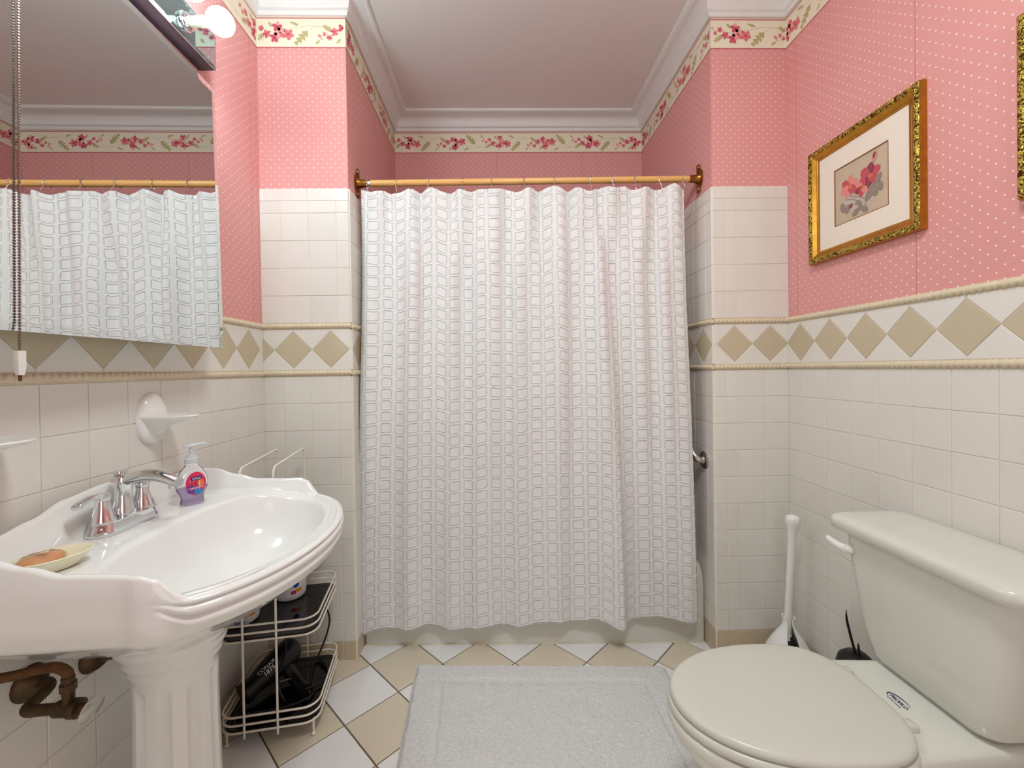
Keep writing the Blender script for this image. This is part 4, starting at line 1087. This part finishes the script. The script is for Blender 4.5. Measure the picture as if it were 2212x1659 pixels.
# ------------------------------------------------------------------ framed flower pictures
GOLD = mat('gilt_frame', (196, 140, 52), rough=.32, metal=.85, noise_amt=.25, noise_scale=50)
def ornate():
    m = mat('ornate_gilt', (188, 160, 62), rough=.3, metal=.9); n = NT(m); nt = m.node_tree; b = nt.nodes['Principled BSDF']
    g = nt.nodes.new('ShaderNodeNewGeometry'); vo = nt.nodes.new('ShaderNodeTexNoise'); vo.inputs['Scale'].default_value = 55; vo.inputs['Distortion'].default_value = 3.5; vo.inputs['Detail'].default_value = 2
    nt.links.new(g.outputs['Position'], vo.inputs['Vector'])
    f = n.step(vo.outputs[0], .44, .52)
    c = n.mix(f, srgb(206, 182, 84), srgb(84, 58, 24)); nt.links.new(c, b.inputs['Base Color'])
    bp = nt.nodes.new('ShaderNodeBump'); bp.inputs['Distance'].default_value = .006; nt.links.new(vo.outputs[0], bp.inputs['Height']); nt.links.new(bp.outputs[0], b.inputs['Normal'])
    return m
ORN = ornate()
MATB = mat('picture_mat', (240, 226, 212), rough=.85); LIP = mat('picture_lip', (146, 96, 56), rough=.6)
PAPER = mat('painted_paper', (206, 184, 158), rough=.8, noise_amt=.14, noise_scale=14)
PP = [mat('paint_rose', (196, 84, 94), rough=.8), mat('paint_pink', (226, 140, 130), rough=.8), mat('paint_maroon', (148, 60, 76), rough=.8), mat('paint_greyleaf', (150, 132, 122), rough=.8), mat('paint_ochre', (206, 130, 70), rough=.8), mat('paint_mist', (196, 180, 166), rough=.8)]
def picture(yc, zc, lab):
    o = thing('picture_frame', lab, 'picture', (XR, yc, zc-.21), group=None)
    W2, H2 = .215, .210
    P = lambda u, v, d: Vector((XR-.0005-d, yc-u, zc+v))
    def rect(i, d): return [P(-W2+i, -H2+i, d), P(W2-i, -H2+i, d), P(W2-i, H2-i, d), P(-W2+i, H2-i, d)]
    q = MB(); q.loops([rect(0, 0), rect(0, .012), rect(.002, .016), rect(.002, .021)], cap1=False); q.build('outer_edge', GOLD, o, smooth=20)
    q = MB(); L = []
    for k in range(7): L.append(rect(.002+.0175*k/6, .021+.006*math.sin(PI*k/6)))
    q.loops(L, cap0=False, cap1=False); q.build('carved_band', ORN, o, smooth=60)
    q = MB(); q.loops([rect(.0195, .021), rect(.022, .0215), rect(.026, .019), rect(.034, .0135), rect(.037, .0135), rect(.039, .0115), rect(.0425, .0105), rect(.0425, .008)], cap0=False, cap1=False); q.build('inner_moulding', GOLD, o, smooth=20)
    q = MB(); q.loops([rect(.042, .008), rect(.110, .008)], cap0=False, cap1=False); q.build('mat_board', MATB, o, smooth=0)
    q = MB(); q.loops([rect(.110, .0082), rect(.1125, .0082), rect(.1125, .006)], cap0=False, cap1=False); q.build('mat_lip', LIP, o, smooth=0)
    q = MB(); q.add(rect(.110, .0055), [(0,1,2,3)], 0)
    lay = [.0056]
    def blob(u, v, ru, rv, rot, mi, n=14, jag=.1, seed=0):
        rg = random.Random(seed+int(u*1e4)+int(v*1e3)); lay[0] += .00004; pts = []
        for k in range(n):
            a = 2*PI*k/n; j_ = 1+jag*(rg.random()-.5)*2; x = ru*math.cos(a)*j_; y = rv*math.sin(a)*j_
            pts.append(P(u+x*math.cos(rot)-y*math.sin(rot), v+x*math.sin(rot)+y*math.cos(rot), lay[0]))
        q.add(pts, [tuple(range(n))], mi)
    rg = random.Random(3)
    for k in range(7): blob(-.05+.016*k, -.03-.01*(k % 3), .026, .022, rg.random(), 6, jag=.3, seed=k)
    for (cu, cv, rr, cols) in ((-.044, .018, .037, (2, 2, 1)), (.034, .022, .040, (1, 3, 1)), (.008, -.006, .028, (3, 1, 2))):
        for k in range(6):
            a = k*1.05+.3; blob(cu+rr*.5*math.cos(a), cv+rr*.5*math.sin(a), rr*.52, rr*.38, a, cols[k % 3], jag=.14, seed=k)
        blob(cu+.004, cv-.002, rr*.18, rr*.16, 0, 5)
    for (u, v, a, r_) in ((.052, -.03, -1.2, .024), (.035, -.04, -2.2, .022), (.068, .0, .9, .017), (-.070, -.045, 1.8, .018), (-.05, -.055, 1.2, .016), (.0, -.060, 1.7, .014), (-.018, -.078, .6, .016), (.016, -.078, 2.5, .016), (.075, -.028, -1.4, .016), (-.01, -.048, .2, .011)):
        blob(u, v, r_, r_*.55, a, 4, jag=.08)
    blob(.055, .072, .016, .007, 1.2, 2); blob(.054, .078, .010, .005, 1.3, 3); blob(-.036, -.050, .009, .006, .9, 3)
    def line(pts):
        lay[0] += .00004; sp = spline([Vector((a, b, 0)) for a, b in pts], 6)
        for a, b in zip(sp, sp[1:]):
            t_ = (b-a).normalized(); nn = Vector((-t_.y, t_.x, 0))*.0008
            q.add([P(a.x-nn.x, a.y-nn.y, lay[0]), P(b.x-nn.x, b.y-nn.y, lay[0]), P(b.x+nn.x, b.y+nn.y, lay[0]), P(a.x+nn.x, a.y+nn.y, lay[0])], [(0,1,2,3)], 4)
    line([(-.04, .0), (-.03, -.02), (-.005, -.03), (.02, -.05), (.018, -.08)]); line([(.03, 0), (.035, -.02), (.02, -.05)]); line([(.05, .06), (.045, .045), (.035, .03)]); line([(-.06, -.02), (-.035, -.028), (-.012, -.04), (0, -.06)])
    q.build('painting', [PAPER]+PP, o, smooth=0)
    return o
picture(-.362, 1.787, 'gilt framed rose watercolour on the pink wall above the toilet')
picture(-1.012, 1.778, 'second gilt picture frame cut off by the right edge of the photo')
